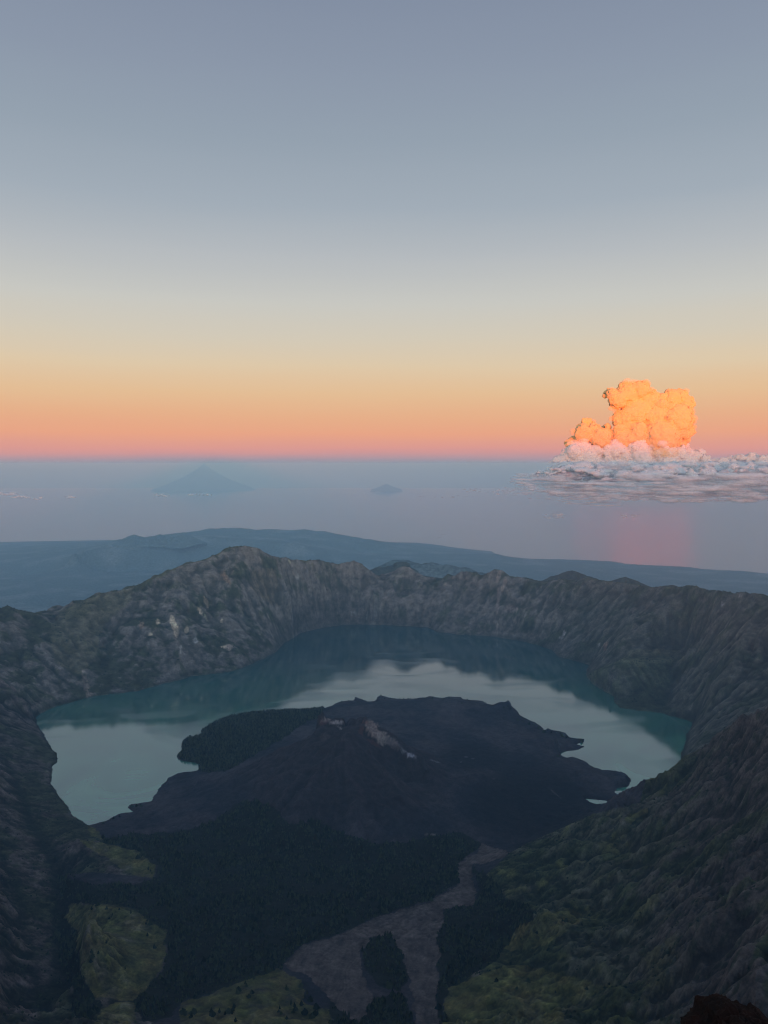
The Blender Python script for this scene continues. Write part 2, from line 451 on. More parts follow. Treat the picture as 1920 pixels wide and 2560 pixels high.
# distance to the shore
seg = np.r_[SHORE, SHORE[:1]]
sd = np.full(XX.shape, 1e9, np.float32)
near = (YY > 3000)
bx = XX[near].astype(np.float32); by = YY[near].astype(np.float32); bd = np.full(bx.shape, 1e12, np.float32)
for a, b in zip(seg[:-1], seg[1:]):
    ab = b - a; l2 = float(ab @ ab) + 1e-6
    t = np.clip(((bx - a[0]) * ab[0] + (by - a[1]) * ab[1]) / l2, 0, 1)
    ex = bx - a[0] - t * ab[0]; ey = by - a[1] - t * ab[1]
    np.minimum(bd, ex * ex + ey * ey, out=bd)
sd[near] = np.sqrt(bd)
wpx = 26 * fbm(XX, YY, 150, 3) * sstep(20, 120, sd); wpy = 26 * fbm(XX + 3000, YY + 1000, 150, 3) * sstep(20, 120, sd)
zz = cubic(Z, XX + wpx, YY + wpy)
sgn = np.where(ins, -1.0, 1.0) * sd + np.where(near, 1, 0) * (11 * fbm(XX, YY, 60, 3, 0.6) + 4 * np.maximum(0, fbm(XX + 70, YY, 200, 2)))
ins = near & (sgn < 0)
sd = np.abs(sgn).astype(np.float32)
# slope of the coarse ground, for detail and colour
gyc, gxc = np.gradient(Z, H)
slope = np.sqrt(bil(gxc, XX, YY) ** 2 + bil(gyc, XX, YY) ** 2)
steep = sstep(0.25, 0.8, slope)
rel = sstep(8, 90, zz - 2040) * 0.8 + 0.2
nearw = sstep(5500, 2500, YY)
d1 = fbm(XX, YY, 90, 3, 0.55, True)
d2 = fbm(XX, YY, 22, 2, 0.6, True)
d3 = fbm(XX, YY, 7, 1)
rmask = 0.25 + 0.75 * sstep(-0.25, 0.35, fbm(XX + 6000, YY, 420, 3))
zz = zz + rel * steep * rmask * ((15 - 5 * nearw) * d1 + (1.0 + 2.2 * steep) * d2 * (2.4 + 1.2 * (YY < 5100))) + (0.25 + 0.75 * steep) * d3 * (0.5 + 1.2 * sstep(5500, 4500, YY)) 
ns = sstep(4300, 3300, YY) * sstep(2080, 2180, zz)
big = fbm(XX + 0.4 * YY, YY, 300, 4, 0.5, True)
big2 = fbm(XX * 0.9 - 0.5 * YY + 700, YY, 105, 3, 0.55, True)
zz = zz + ns * (58 * big + 10 * big2 * rmask - 26)
sp_poly = np.array([P(x, y, Y=Y)[:2] for x, y, Y in ((1552,1654,5820),(1579,1628,5950),(1657,1624,6020),(1702,1632,6040),(1716,1650,5900),(1666,1656,5820),(1610,1664,5780))])
sp_z = P(1630, 1642, Y=5900)[2]
sel_ = (XX > sp_poly[:, 0].min() - 700) & (XX < sp_poly[:, 0].max() + 700) & (YY > 5000) & (YY < 6800)
qx_, qy_ = XX[sel_], YY[sel_]
dd_ = np.full(qx_.shape, 1e9)
for a, b in zip(sp_poly, np.roll(sp_poly, -1, 0)):
    ab = b - a; t = np.clip(((qx_ - a[0]) * ab[0] + (qy_ - a[1]) * ab[1]) / (ab @ ab), 0, 1)
    dd_ = np.minimum(dd_, np.hypot(qx_ - a[0] - t * ab[0], qy_ - a[1] - t * ab[1]))
dd_ = np.where(in_poly(qx_, qy_, sp_poly), 0, dd_)
gl_ = 22 * np.abs(noise(qx_ / 55 + qy_ / 240, qy_ / 300)) * sstep(0, 60, dd_)
hz_ = sp_z + 0.05 * (qy_ - 5900) + 8 * fbm(qx_, qy_, 120, 3) - 0.62 * dd_ - gl_
zs_ = zz[sel_]; k_ = sstep(-25, 25, hz_ - zs_)
zz[sel_] = zs_ * (1 - k_) + hz_ * k_ 
spur_k = np.zeros(XX.shape); spur_k[sel_] = k_
# ledges of old lava beds: steps at uneven heights, broken along the wall
lh = 38 + 10 * noise(XX / 900, YY / 900)
ph = zz / lh + 1.6 * fbm(XX, YY, 420, 3) + 0.02 * XX / 100
fr = ph - np.floor(ph)
brk = sstep(-0.25, 0.25, fbm(XX - 500, YY + 500, 160, 3))
zz = zz + (1 - spur_k) * steep * brk * rel * lh * 0.42 * (sstep(0.15, 0.85, fr) - fr)
zz = zz + (1 - steep) * sstep(2300, 2100, zz) * 2.2 * fbm(XX, YY, 45, 3)
# benches: low scarps on the grassy slopes at the right and left foot
flr = sstep(60, 140, sd) * sstep(2260, 2120, zz) * (YY > 2600) * (YY < 5400)
zz = zz + flr * (7 * fbm(XX, YY, 120, 3, 0.6, True) + 2.5 * fbm(XX, YY, 24, 2, 0.6, True))
for ox_, oy_, oh_, orr in ((1055,1752,34,80),(1082,1750,42,60),(1128,1756,36,80),(1232,1776,30,70),(1262,1772,50,60),(1280,1778,48,50),(884,1758,34,32),(893,1762,22,40),(946,1754,36,36),(960,1757,26,60),
                           (1000,1760,22,90),(1180,1762,26,90),(720,1790,18,120),(1340,1825,16,60),(1546,1945,20,110),(1480,1930,18,80),(1618,1998,26,50),(1600,2000,20,26)):
    q_ = P(ox_, oy_, z=LAKE_Z + oh_)
    dd = np.sqrt((XX - q_[0]) ** 2 + (YY - q_[1]) ** 2)
    zz = np.maximum(zz, LAKE_Z + 4 + oh_ * (1.15 - (dd / orr) ** 2 + 0.35 * fbm(XX, YY, 40, 3, 0.6, True)))
lake_amt = sstep(0, 24, sd)
zland = LAKE_Z + 0.6 + np.maximum(zz - LAKE_Z, 1.0) * lake_amt + np.minimum(sd, 20) * 0.12
zland = np.where(sd > 60, zz + 2.9, zland)
zlake = LAKE_Z - np.minimum(sd * 0.35, 18) - 0.5
ZF = np.where(ins, zlake, zland)
print('fan', round(time.time() - T0, 1), XX.shape)

# ------------------------------------------------------------------ ground cover from traced outlines
PX, PY = project(XX, YY, ZF)
wx = 14 * fbm(XX, YY, 70, 3) * 2500 / np.maximum(YY, 1500) * 1.2
wy = 10 * fbm(XX + 900, YY - 400, 70, 3) * 2500 / np.maximum(YY, 1500)
QX = PX + wx; QY = PY + wy
def mask(poly, ymin=0, ymax=1e9, warp=True):
    p = np.array(poly, float)
    m = in_poly(QX if warp else PX, QY if warp else PY, p)
    return m & (YY > ymin) & (YY < ymax)
FLOOR = [(222,2064),(240,2050),(320,1990),(400,1940),(420,1880),(500,1780),(700,1740),(1000,1700),(1300,1740),(1480,1830),(1620,1930),(1600,2006),(1480,2036),(1400,2072),(1320,2107),(1275,2132),(1245,2160),(1200,2200),(1210,2280),(1140,2400),(1120,2470),(1100,2600),(420,2600),(350,2520),(400,2420),(420,2320),(330,2250),(160,2250),(150,2190),(230,2180),(330,2190),(390,2180),(360,2130),(260,2105)]
FOR_A = [(430,1885),(445,1840),(495,1805),(570,1770),(670,1755),(800,1755),(810,1775),(790,1795),(740,1822),(700,1850),(640,1885),(610,1905),(560,1930),(500,1932),(480,1915)]
FOR_B = [(255,2095),(330,2085),(450,2080),(540,2055),(585,2010),(640,2000),(690,2020),(720,2060),(790,2050),(850,2085),(940,2110),(1000,2108),(1080,2090),(1150,2080),(1205,2112),(1170,2140),(1142,2156),(1150,2205),(1076,2250),(960,2283),(868,2326),(752,2360),(712,2405),(700,2440),(600,2455),(460,2500),(430,2540),(360,2560),(330,2510),(370,2470),(410,2410),(418,2325),(395,2315),(350,2275),(260,2255),(170,2258),(150,2240),(150,2190),(230,2210),(330,2215),(385,2195),(390,2165),(350,2130),(260,2106)]
FOR_C = [(1182,2165),(1240,2200),(1260,2240),(1330,2270),(1340,2300),(1280,2340),(1240,2400),(1180,2440),(1120,2470),(1105,2560),(1096,2560),(1100,2352),(1112,2275),(1190,2264),(1196,2225)]
FOR_D = [(905,2380),(930,2345),(975,2338),(1005,2370),(1022,2440),(1000,2475),(950,2470),(915,2430)]
FOR_E = [(135,2340),(160,2320),(190,2330),(200,2410),(232,2491),(255,2515),(232,2560),(180,2600),(185,2480),(150,2420)]
FOR_F = [(822,2500),(870,2520),(1000,2480),(1040,2560),(900,2600),(830,2560)]
FOR_G = [(-40,1990),(40,2030),(80,2100),(60,2140),(-40,2110)]
RIVER = [(1205,2108),(1275,2130),(1255,2146),(1180,2161),(1176,2190),(1191,2225),(1186,2262),(1110,2271),(1099,2352),(1093,2600),(1050,2600),(1024,2456),(1006,2375),(975,2335),(930,2345),(900,2380),(905,2440),(940,2490),(900,2560),(822,2500),(780,2450),(712,2410),(752,2364),(868,2329),(960,2285),(1076,2254),(1150,2208),(1142,2156),(1190,2135)]
M_OLIVE = [[(197,2100),(260,2106),(347,2132),(385,2161),(378,2200),(324,2182),(249,2134)],
 [(174,2260),(260,2260),(359,2283),(393,2318),(416,2323),(405,2410),(370,2468),(336,2503),(231,2491),(202,2410),(191,2323),(165,2300)],
 [(225,2600),(255,2526),(289,2503),(338,2508),(324,2600)],
 [(430,2620),(457,2503),(579,2462),(694,2422),(747,2450),(762,2503),(826,2526),(828,2620)],
 [(1105,2600),(1122,2468),(1191,2440),(1261,2416),(1330,2416),(1458,2450),(1520,2468),(1423,2520),(1372,2600)],
 [(1365,2281),(1429,2272),(1466,2289),(1423,2330),(1365,2364),(1284,2378),(1258,2366),(1307,2318)],
 [(1568,2045),(1614,2018),(1622,2030),(1580,2060)], [(222,2064),(206,2052),(250,2080),(258,2100),(225,2090)]]
M_FAR = [[(1545,1652),(1579,1622),(1657,1622),(1700,1630),(1716,1650),(1666,1658),(1600,1668)],
 [(150,1525),(250,1485),(330,1473),(330,1500),(260,1560),(240,1640),(200,1690),(140,1660),(120,1580)]]
veg = np.clip(0.5 + 0.9 * fbm(XX, YY + 0.5 * ZF, 260, 6, 0.6) + 0.25 * fbm(XX + 5000, YY, 40, 3) - 0.35 * (steep - 0.6), 0, 1)
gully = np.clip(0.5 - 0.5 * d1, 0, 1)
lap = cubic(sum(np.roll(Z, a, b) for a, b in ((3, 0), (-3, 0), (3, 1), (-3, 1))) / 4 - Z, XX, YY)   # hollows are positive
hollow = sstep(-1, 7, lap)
rock = np.stack([0.135 + 0 * XX, 0.120 + 0 * XX, 0.108 + 0 * XX], -1)
def C(a): return np.array(a, float)
def mixc(A, B, t): return A + (B - A) * t[..., None]
alb = mixc(rock, C((0.040, 0.046, 0.023)), sstep(0.38, 0.60, veg) * 0.9)
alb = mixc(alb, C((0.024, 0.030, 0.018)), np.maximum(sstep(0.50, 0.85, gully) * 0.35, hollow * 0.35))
alb *= (1 + 0.30 * fbm(XX + 300, YY + ZF, 75, 4, 0.65))[..., None]
strata = noise(XX / 900.0, ZF / 14.0) * 0.5 + noise(XX / 120.0 + 4, ZF / 6.0) * 0.5
alb *= (1 + 0.35 * steep * strata)[..., None]
far = YY > 5000
# paler, browner far cliff; greener right wall
cl = sstep(700, 800, PX) * sstep(1330, 1150, PX) * (YY > 7000)
alb = mixc(alb, C((0.140, 0.118, 0.106)) * (1 + 0.14 * noise(XX / 35.0, ZF / 160.0) + 0.25 * fbm(XX, ZF * 1.3, 120, 4, 0.6))[..., None], cl * 0.75 * sstep(0.9, 0.3, veg))
rw = sstep(1300, 1500, PX) * (YY > 4000)
alb = mixc(alb, C((0.036, 0.044, 0.027)), rw * 0.5)
# grass top of the rim
top = sstep(2560, 2700, ZF) * (YY > 6000) * sstep(0.9, 0.5, slope)
alb = mixc(alb, C((0.085, 0.080, 0.040)), np.clip(top * 0.8 + 0 * veg, 0, 1))
for m in M_FAR:
    k = mask(m, 4500); alb[k] = alb[k] * 0.25 + C((0.105, 0.098, 0.062)) * 0.75
alb = mixc(alb, C((0.060, 0.070, 0.040)) * (1 + 0.4 * d2)[..., None], spur_k * 0.5)
# light landslide scars
def spot(cx, cy, rx, ry, col, ang=0.0, amt=0.9, ymin=5000, ymax=1e9):
    global alb
    ca, sa = math.cos(ang), math.sin(ang)
    ddx, ddy = QX * 0.35 + PX * 0.65 - cx, QY * 0.35 + PY * 0.65 - cy
    ex = (ddx * ca + ddy * sa) / rx; ey = (-ddx * sa + ddy * ca) / ry
    r = np.sqrt(ex * ex + ey * ey) + 0.35 * SN
    t = sstep(1.15, 0.75, r) * amt * (YY > ymin) * (YY < ymax) * np.clip(0.75 + 0.5 * SN2, 0, 1)
    alb = mixc(alb, C(col), t)
SN = noise(PX / 6.0, PY / 9.0); SN2 = noise(PX / 3.0 + 50, PY / 5.0)
pale = (0.62, 0.50, 0.36)
for a in [(431,1553,7,16,pale,-.15),(440,1575,7,18,pale,-.1),(354,1562,7,9,(.30,.21,.15)),(395,1554,6,7,pale),(375,1586,6,4,pale),(467,1575,5,9,pale,.2),
          (452,1622,3,10,(.35,.33,.3)),(515,1505,5,16,(.3,.24,.18),-.3),(500,1528,4,14,pale,-.6),(515,1545,3,12,(.3,.3,.22),-.5),(573,1618,12,8,(.38,.3,.26)),(558,1617,8,3,pale),
          (488,1600,6,8,(.3,.3,.3)),(558,1440,10,12,(.22,.14,.09)),(570,1452,12,5,(.22,.14,.09),.8),(555,1552,4,6,pale),(215,1715,7,32,(.22,.17,.14),-.12),(208,1678,5,4,(.3,.24,.2)),
          (225,1735,8,5,(.25,.2,.17)),(742,1443,5,5,(.3,.3,.3)),(723,1403,2,3,pale),(886,1533,9,3,(.3,.3,.3)),(917,1538,2,7,(.28,.28,.28)),(936,1540,6,3,(.25,.25,.25)),
          (1247,1440,5,20,(.26,.2,.17),.25),(1245,1500,5,35,(.24,.18,.16),.1),(1243,1570,3,20,(.25,.21,.19)),(1258,1466,5,22,(.25,.19,.16),.3),(1278,1523,18,10,(.22,.17,.15)),(1210,1530,6,12,(.22,.18,.15)),(1288,1555,4,8,(.25,.2,.17)),
          (1190,1460,10,10,(.2,.16,.14)),(1160,1447,12,4,(.24,.19,.16)),(1000,1440,22,3,(.22,.19,.16)),(985,1440,12,3,(.28,.24,.2)),(1120,1462,12,4,(.22,.18,.15)),(1410,1582,4,8,(.32,.3,.3)),(1402,1594,6,4,(.3,.28,.28)),
          (1514,1616,5,11,(.22,.14,.1),.2),(1497,1612,5,3,(.3,.3,.3)),(1584,1530,3,3,(.35,.3,.28)),(1806,1510,4,6,(.3,.28,.28)),(1850,1490,4,3,(.25,.22,.2)),
          (1755,1500,14,6,(.13,.11,.10)),(1810,1528,22,3,(.13,.11,.1)),(1590,1570,8,12,(.1,.09,.08))]:
    spot(*a)
# brown scree chute under the peak
scr = mask([(630,1425),(690,1420),(695,1470),(680,1515),(660,1500),(625,1470)], 6500)
alb[scr] = alb[scr] * 0.3 + C((0.13, 0.105, 0.075)) * 0.7
# pale line along the shore
lip = sstep(10, 2, sd) * (~ins) * (YY > 5600)
alb = mixc(alb, C((0.20, 0.18, 0.16)), lip * np.clip(0.3 + 0.8 * noise(XX / 60, YY / 60), 0, 0.9))
# near slopes
nl = (PX < 300) & (YY < 5100) & ~far | ((PX < 160) & (YY < 5200) & (YY > 2000))
brown = C((0.070, 0.055, 0.052))
alb = mixc(alb, brown * (1 + 0.5 * d2 * 0.9)[..., None], nl * sstep(0.75, 0.35, veg) * 0.8)
fine_ = fbm(XX * 1.0, YY * 1.0 + ZF * 0.6, 34, 4, 0.65)
alb = np.where((YY < 5100)[..., None], alb * (1 + 0.75 * np.clip(fine_, -0.9, 0.9))[..., None], alb)
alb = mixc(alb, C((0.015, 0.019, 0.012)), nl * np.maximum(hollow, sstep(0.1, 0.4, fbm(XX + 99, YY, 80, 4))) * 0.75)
nr = (PX > 1200) & (YY < 3800)
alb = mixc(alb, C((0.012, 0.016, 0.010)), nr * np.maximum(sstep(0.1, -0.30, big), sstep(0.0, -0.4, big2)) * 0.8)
g = sstep(1800, 1450, PX + 80 * noise(XX / 160, YY / 160))
alb = mixc(alb, C((0.040, 0.052, 0.022)), nr * (0.30 + 0.35 * g))
alb = mixc(alb, C((0.052, 0.040, 0.040)), nr * (1 - g) * sstep(0.7, 0.35, veg) * 0.75)
patch = sstep(0.05, 0.40, fbm(XX, YY, 150, 5, 0.6) + 0.25 * noise(XX / 400, ZF / 45)) * nr * sstep(1850, 1450, PX)
alb = mixc(alb, C((0.115, 0.120, 0.042)), patch * 0.7)
bush = sstep(0.1, 0.35, fbm(XX - 3000, YY, 28, 3)) * nr
alb = mixc(alb, C((0.018, 0.026, 0.014)), bush * 0.7)
# floor: dark lava with brownish and violet tones
fl = mask(FLOOR, 1900, 5600, False)
lava = mixc(np.zeros(XX.shape + (3,)) + C((0.022, 0.022, 0.028)), C((0.048, 0.041, 0.046)), sstep(-0.3, 0.4, fbm(XX, YY, 300, 4)))
lava *= (1 + 0.45 * fbm(XX, YY, 16, 3, 0.7) + 0.35 * fbm(XX, YY, 90, 3, 0.6, True))[..., None]
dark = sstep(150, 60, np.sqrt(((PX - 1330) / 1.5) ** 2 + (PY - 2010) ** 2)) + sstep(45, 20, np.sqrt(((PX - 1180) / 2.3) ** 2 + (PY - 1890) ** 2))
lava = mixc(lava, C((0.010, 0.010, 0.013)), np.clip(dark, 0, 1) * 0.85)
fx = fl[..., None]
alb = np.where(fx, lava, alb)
# cone: smooth brown ash, paler torn rock at the rim
cd = np.sqrt((XX - VX) ** 2 + (YY - VY) ** 2)
ash = fl & (cd < 640)
at = sstep(640, 420, cd) * fl
alb = mixc(alb, C((0.035, 0.028, 0.031)) * (1 + 0.35 * noise(np.arctan2(YY - VY, XX - VX) * 14, cd / 260))[..., None], at * 0.85)
for a in [(815,1801,13,5,(.26,.21,.2)),(843,1806,18,6,(.34,.29,.28)),(808,1806,14,6,(.09,.04,.04)),(932,1822,15,24,(.27,.20,.175),-.5),(955,1845,17,17,(.27,.22,.195),-.6),(975,1853,18,10,(.17,.14,.135),.2),
          (912,1805,8,6,(.12,.06,.05)),(905,1825,7,14,(.085,.04,.035)),(935,1858,20,5,(.09,.045,.04),.5),(985,1862,22,8,(.13,.10,.10),.4),(1008,1876,14,3,(.2,.2,.22),.5),(1027,1888,12,6,(.36,.36,.40),.3),(1088,1903,14,2,(.15,.15,.17),.3),
          (1165,1893,5,2,(.07,.07,.085)),(1152,1905,3,1.5,(.07,.07,.08)),(1183,1897,4,1.5,(.07,.07,.08)),(1106,2133-20,1,1,(.1,.1,.1)),(810,1842,14,9,(.075,.06,.062)),
          (850,1820,8,2,(.22,.2,.2),.7),(1235,1947,6,2,(.05,.045,.05)),(1390,1985,20,2,(.07,.065,.07),.7),
          (1085,2087,9,3,(.16,.15,.14)),(1104,2093,4,5,(.15,.14,.13)),(1062,2107,3,8,(.11,.10,.095)),(1066,2086,5,3,(.12,.11,.1)),(1120,2100,24,8,(.07,.065,.05))]:
    spot(*a, ymin=2000, ymax=5200)
fm = np.zeros(XX.shape, bool)
for pl, y0, y1 in ((FOR_A, 4000, 5600), (FOR_B, 2000, 4200), (FOR_C, 2000, 3400), (FOR_D, 2000, 3200), (FOR_E, 2000, 3200), (FOR_F, 1900, 3000)):
    fm |= mask(pl, y0, y1)
alb = np.where(fm[..., None], C((0.016, 0.018, 0.014)), alb)
fnz = fbm(XX + 777, YY, 110, 4, 0.6)
fm &= fnz > -0.20 - 0.25 * (YY > 4200)
rv = mask(RIVER, 1900, 3800)
def flowline(ax, ay, wl, wa):
    return 1 - 2 * np.abs(noise((XX * ax + YY * ay + 22 * noise(XX / 90, YY / 90)) / wa, (XX * -ay + YY * ax) / wl))
tt = sstep(2750, 2600, YY + 0.35 * XX)
flow = flowline(0.45, -0.9, 160, 13) * (1 - tt) + flowline(0.97, -0.15, 160, 13) * tt
alb = np.where(rv[..., None], C((0.084, 0.068, 0.063)) * (1 + 0.22 * flow + 0.6 * fbm(XX, YY, 60, 5, 0.6) + 0.3 * fbm(XX, YY, 12, 2))[..., None], alb)
ol = np.zeros(XX.shape, bool)
for m in M_OLIVE: ol |= mask(m, 1500, 3900)
olc = mixc(np.zeros(XX.shape + (3,)) + C((0.058, 0.062, 0.022)), C((0.092, 0.078, 0.030)), sstep(-0.3, 0.5, fbm(XX, YY, 90, 4)))
terr = noise(XX / 260.0, ZF / 7.0)
olc *= 1.4 * (1 + 0.34 * terr + 0.12 * d3 + 0.3 * fbm(XX, YY, 30, 3))[..., None]
fm &= ~ol; fm &= ~rv; fm &= (~ins) & (sd > 7)
alb = mixc(alb, olc, ol * np.clip(0.72 + 0.9 * fbm(XX + 40, YY, 45, 4, 0.6), 0.15, 1))
# lighter on crests and darker in hollows, at two sizes
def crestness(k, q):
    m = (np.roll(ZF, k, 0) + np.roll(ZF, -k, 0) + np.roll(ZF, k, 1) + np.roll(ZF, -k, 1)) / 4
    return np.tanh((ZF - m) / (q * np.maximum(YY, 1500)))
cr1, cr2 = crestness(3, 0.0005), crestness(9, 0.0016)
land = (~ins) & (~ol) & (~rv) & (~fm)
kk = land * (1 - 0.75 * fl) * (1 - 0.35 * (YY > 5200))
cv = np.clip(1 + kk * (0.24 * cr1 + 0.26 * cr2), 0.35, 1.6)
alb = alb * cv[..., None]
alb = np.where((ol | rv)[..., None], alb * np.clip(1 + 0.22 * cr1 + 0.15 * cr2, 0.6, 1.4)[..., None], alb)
# forest openings
opn = fbm(XX, YY, 120, 4)
alb = np.where(((YY < 5100) & ~fl & ~ol)[..., None], alb * 0.85, alb)
alb = np.clip(alb, 0.004, 0.62)
ZF = ZF - np.where(rv, 1.5, 0) 
print('cover', round(time.time() - T0, 1))

# ------------------------------------------------------------------ materials
def new_mat(name):
    m = bpy.data.materials.new(name); m.use_nodes = True
    m.node_tree.nodes.clear()
    return m, m.node_tree.nodes.new, m.node_tree.links.new
def ground_mat(name, s1=60.0, s2=9.0, bump=1.3, contrast=0.6):
    m, N, L = new_mat(name)
    o = N('ShaderNodeOutputMaterial'); b = N('ShaderNodeBsdfPrincipled')
    b.inputs['Roughness'].default_value = 1.0
    b.inputs['Specular IOR Level'].default_value = 0.05
    at = N('ShaderNodeAttribute'); at.attribute_name = 'cover'
    g = N('ShaderNodeNewGeometry')
    n1 = N('ShaderNodeTexNoise'); n1.inputs['Scale'].default_value = 1 / s1; n1.inputs['Detail'].default_value = 8; n1.inputs['Roughness'].default_value = 0.65
    L(g.outputs['Position'], n1.inputs['Vector'])
    n2 = N('ShaderNodeTexNoise'); n2.inputs['Scale'].default_value = 1 / s2; n2.inputs['Detail'].default_value = 5; n2.inputs['Roughness'].default_value = 0.7
    L(g.outputs['Position'], n2.inputs['Vector'])
    r = N('ShaderNodeMapRange'); r.inputs['From Min'].default_value = 0.3; r.inputs['From Max'].default_value = 0.7
    r.inputs['To Min'].default_value = 1 - contrast; r.inputs['To Max'].default_value = 1 + contrast
    L(n1.outputs['Fac'], r.inputs['Value'])
    r2 = N('ShaderNodeMapRange'); r2.inputs['From Min'].default_value = 0.3; r2.inputs['From Max'].default_value = 0.7
    r2.inputs['To Min'].default_value = 1 - contrast * .7; r2.inputs['To Max'].default_value = 1 + contrast * .7
    L(n2.outputs['Fac'], r2.inputs['Value'])
    mu = N('ShaderNodeMath'); mu.operation = 'MULTIPLY'; L(r.outputs[0], mu.inputs[0]); L(r2.outputs[0], mu.inputs[1])
    vm = N('ShaderNodeVectorMath'); vm.operation = 'SCALE'; L(at.outputs['Color'], vm.inputs[0]); L(mu.outputs[0], vm.inputs['Scale'])
    L(vm.outputs[0], b.inputs['Base Color'])
    bp = N('ShaderNodeBump'); bp.inputs['Strength'].default_value = 0.8; bp.inputs['Distance'].default_value = 4.0 * bump
    L(n2.outputs['Fac'], bp.inputs['Height'])
    bp2 = N('ShaderNodeBump'); bp2.inputs['Strength'].default_value = 0.7; bp2.inputs['Distance'].default_value = 14.0 * bump
    L(n1.outputs['Fac'], bp2.inputs['Height']); L(bp.outputs[0], bp2.inputs['Normal'])
    L(bp2.outputs[0], b.inputs['Normal'])
    L(b.outputs[0], o.inputs['Surface'])
    return m
MG = ground_mat('mountain_ground')
MLAVA = ground_mat('lava_ground', 40, 6, 0.8, 0.35)

def mesh_from_grid(name, X, Y, Zv, colr, facemask, mat, kind='structure', smooth=True):
    nr, nc = X.shape
    f = np.nonzero(facemask.ravel())[0]
    r = f // (nc - 1); c = f % (nc - 1)
    i0 = r * nc + c
    quads = np.stack([i0, i0 + 1, i0 + nc + 1, i0 + nc], 1)
    used, inv = np.unique(quads, return_inverse=True)
    q = inv.reshape(quads.shape).astype(np.int32)
    co = np.stack([X.ravel()[used], Y.ravel()[used], Zv.ravel()[used]], 1).astype(np.float32)
    me = bpy.data.meshes.new(name)
    me.vertices.add(len(co)); me.vertices.foreach_set('co', co.ravel())
    me.loops.add(q.size); me.loops.foreach_set('vertex_index', q.ravel())
    me.polygons.add(len(q))
    me.polygons.foreach_set('loop_start', np.arange(0, q.size, 4, dtype=np.int32))
    me.polygons.foreach_set('use_smooth', np.full(len(q), smooth))
    me.update(calc_edges=True)
    if colr is not None:
        ca = me.color_attributes.new('cover', 'FLOAT_COLOR', 'POINT')
        cc = colr.reshape(-1, 3)[used]
        ca.data.foreach_set('color', np.c_[cc, np.ones(len(cc))].astype(np.float32).ravel())
    me.materials.append(mat)
    o = bpy.data.objects.new(name, me); COL.objects.link(o)
    if kind: o['kind'] = kind
    return o
fc = lambda A: (A[:-1, :-1] + A[1:, 1:]) * 0.5
fX, fY, fPX, fPY, fZ = fc(XX), fc(YY), fc(PX), fc(PY), fc(ZF)
ffl = in_poly(fPX, fPY, np.array(FLOOR, float)) & (fY > 1900) & (fY < 5600)
fins = ins[:-1, :-1] & ins[1:, 1:] & ins[:-1, 1:] & ins[1:, :-1]
fcd = np.sqrt((fX - VX) ** 2 + (fY - VY) ** 2)
isl = ffl & ~fins & (fcd >= 620) & (fPY < 2060)
conem = ffl & ~fins & (fcd < 620)
floor_m = ffl & ~fins & ~isl & ~conem
lbed = fins
rest = ~(ffl | fins)
leftm = rest & (fX < -500) & (fY < 5080)
rightm = rest & (fX > 300) & (fY < 4000)
summ = rest & ~leftm & ~rightm & (fY < 2100)
floor2 = rest & ~leftm & ~rightm & ~summ & (fY < 5080)
farw = rest & ~leftm & ~rightm & ~summ & ~floor2
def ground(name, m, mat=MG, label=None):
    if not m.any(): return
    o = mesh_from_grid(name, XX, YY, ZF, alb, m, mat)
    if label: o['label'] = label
    return o
ground('caldera_rim_mountains', farw, MG, 'steep grey brown crater wall with a rounded peak behind the lake')
ground('volcano_cone_hill', conem, MLAVA, 'dark ash cone with pale torn rock at its crater rim')
ground('lava_peninsula_land', isl, MLAVA, 'flat black lava land jutting into the lake')
ground('valley_floor_ground', floor_m | floor2, MLAVA, 'dark valley floor with a dry pinkish riverbed')
ground('lake_bed_ground', lbed, MG)
ground('left_ridge_mountain', leftm, MG, 'near brown cliff falling to the lake at the left')
ground('right_ridge_mountain', rightm, MG, 'near dark green mountain slope at the right')
ground('summit_slope_mountain', summ, MG)

# the rest of the mountain around and behind the viewer, coarser
cx = np.arange(-5900, 5901, 100.0); cyy = np.concatenate([np.arange(-2400, 160, 80.0), np.arange(160, 10601, 120.0)])
SX, SY = np.meshgrid(cx, cyy)
SZ = bil(Z, SX, SY)
r0 = np.sqrt(SX ** 2 + SY ** 2)
SZ = np.minimum(SZ, 3722 - 0.55 * np.maximum(r0 - 4, 0)) if False else SZ
aw = np.abs(fc(SX)) > 0.80 * np.maximum(fc(SY), 0) - 60
sm = aw | (fc(SY) < 160)
SZ = SZ - 6
colr = np.zeros(SX.shape + (3,)) + np.array((0.07, 0.062, 0.055))
mesh_from_grid('surrounding_mountain', SX, SY, SZ, colr, sm, MG)
print('ground', round(time.time() - T0, 1))

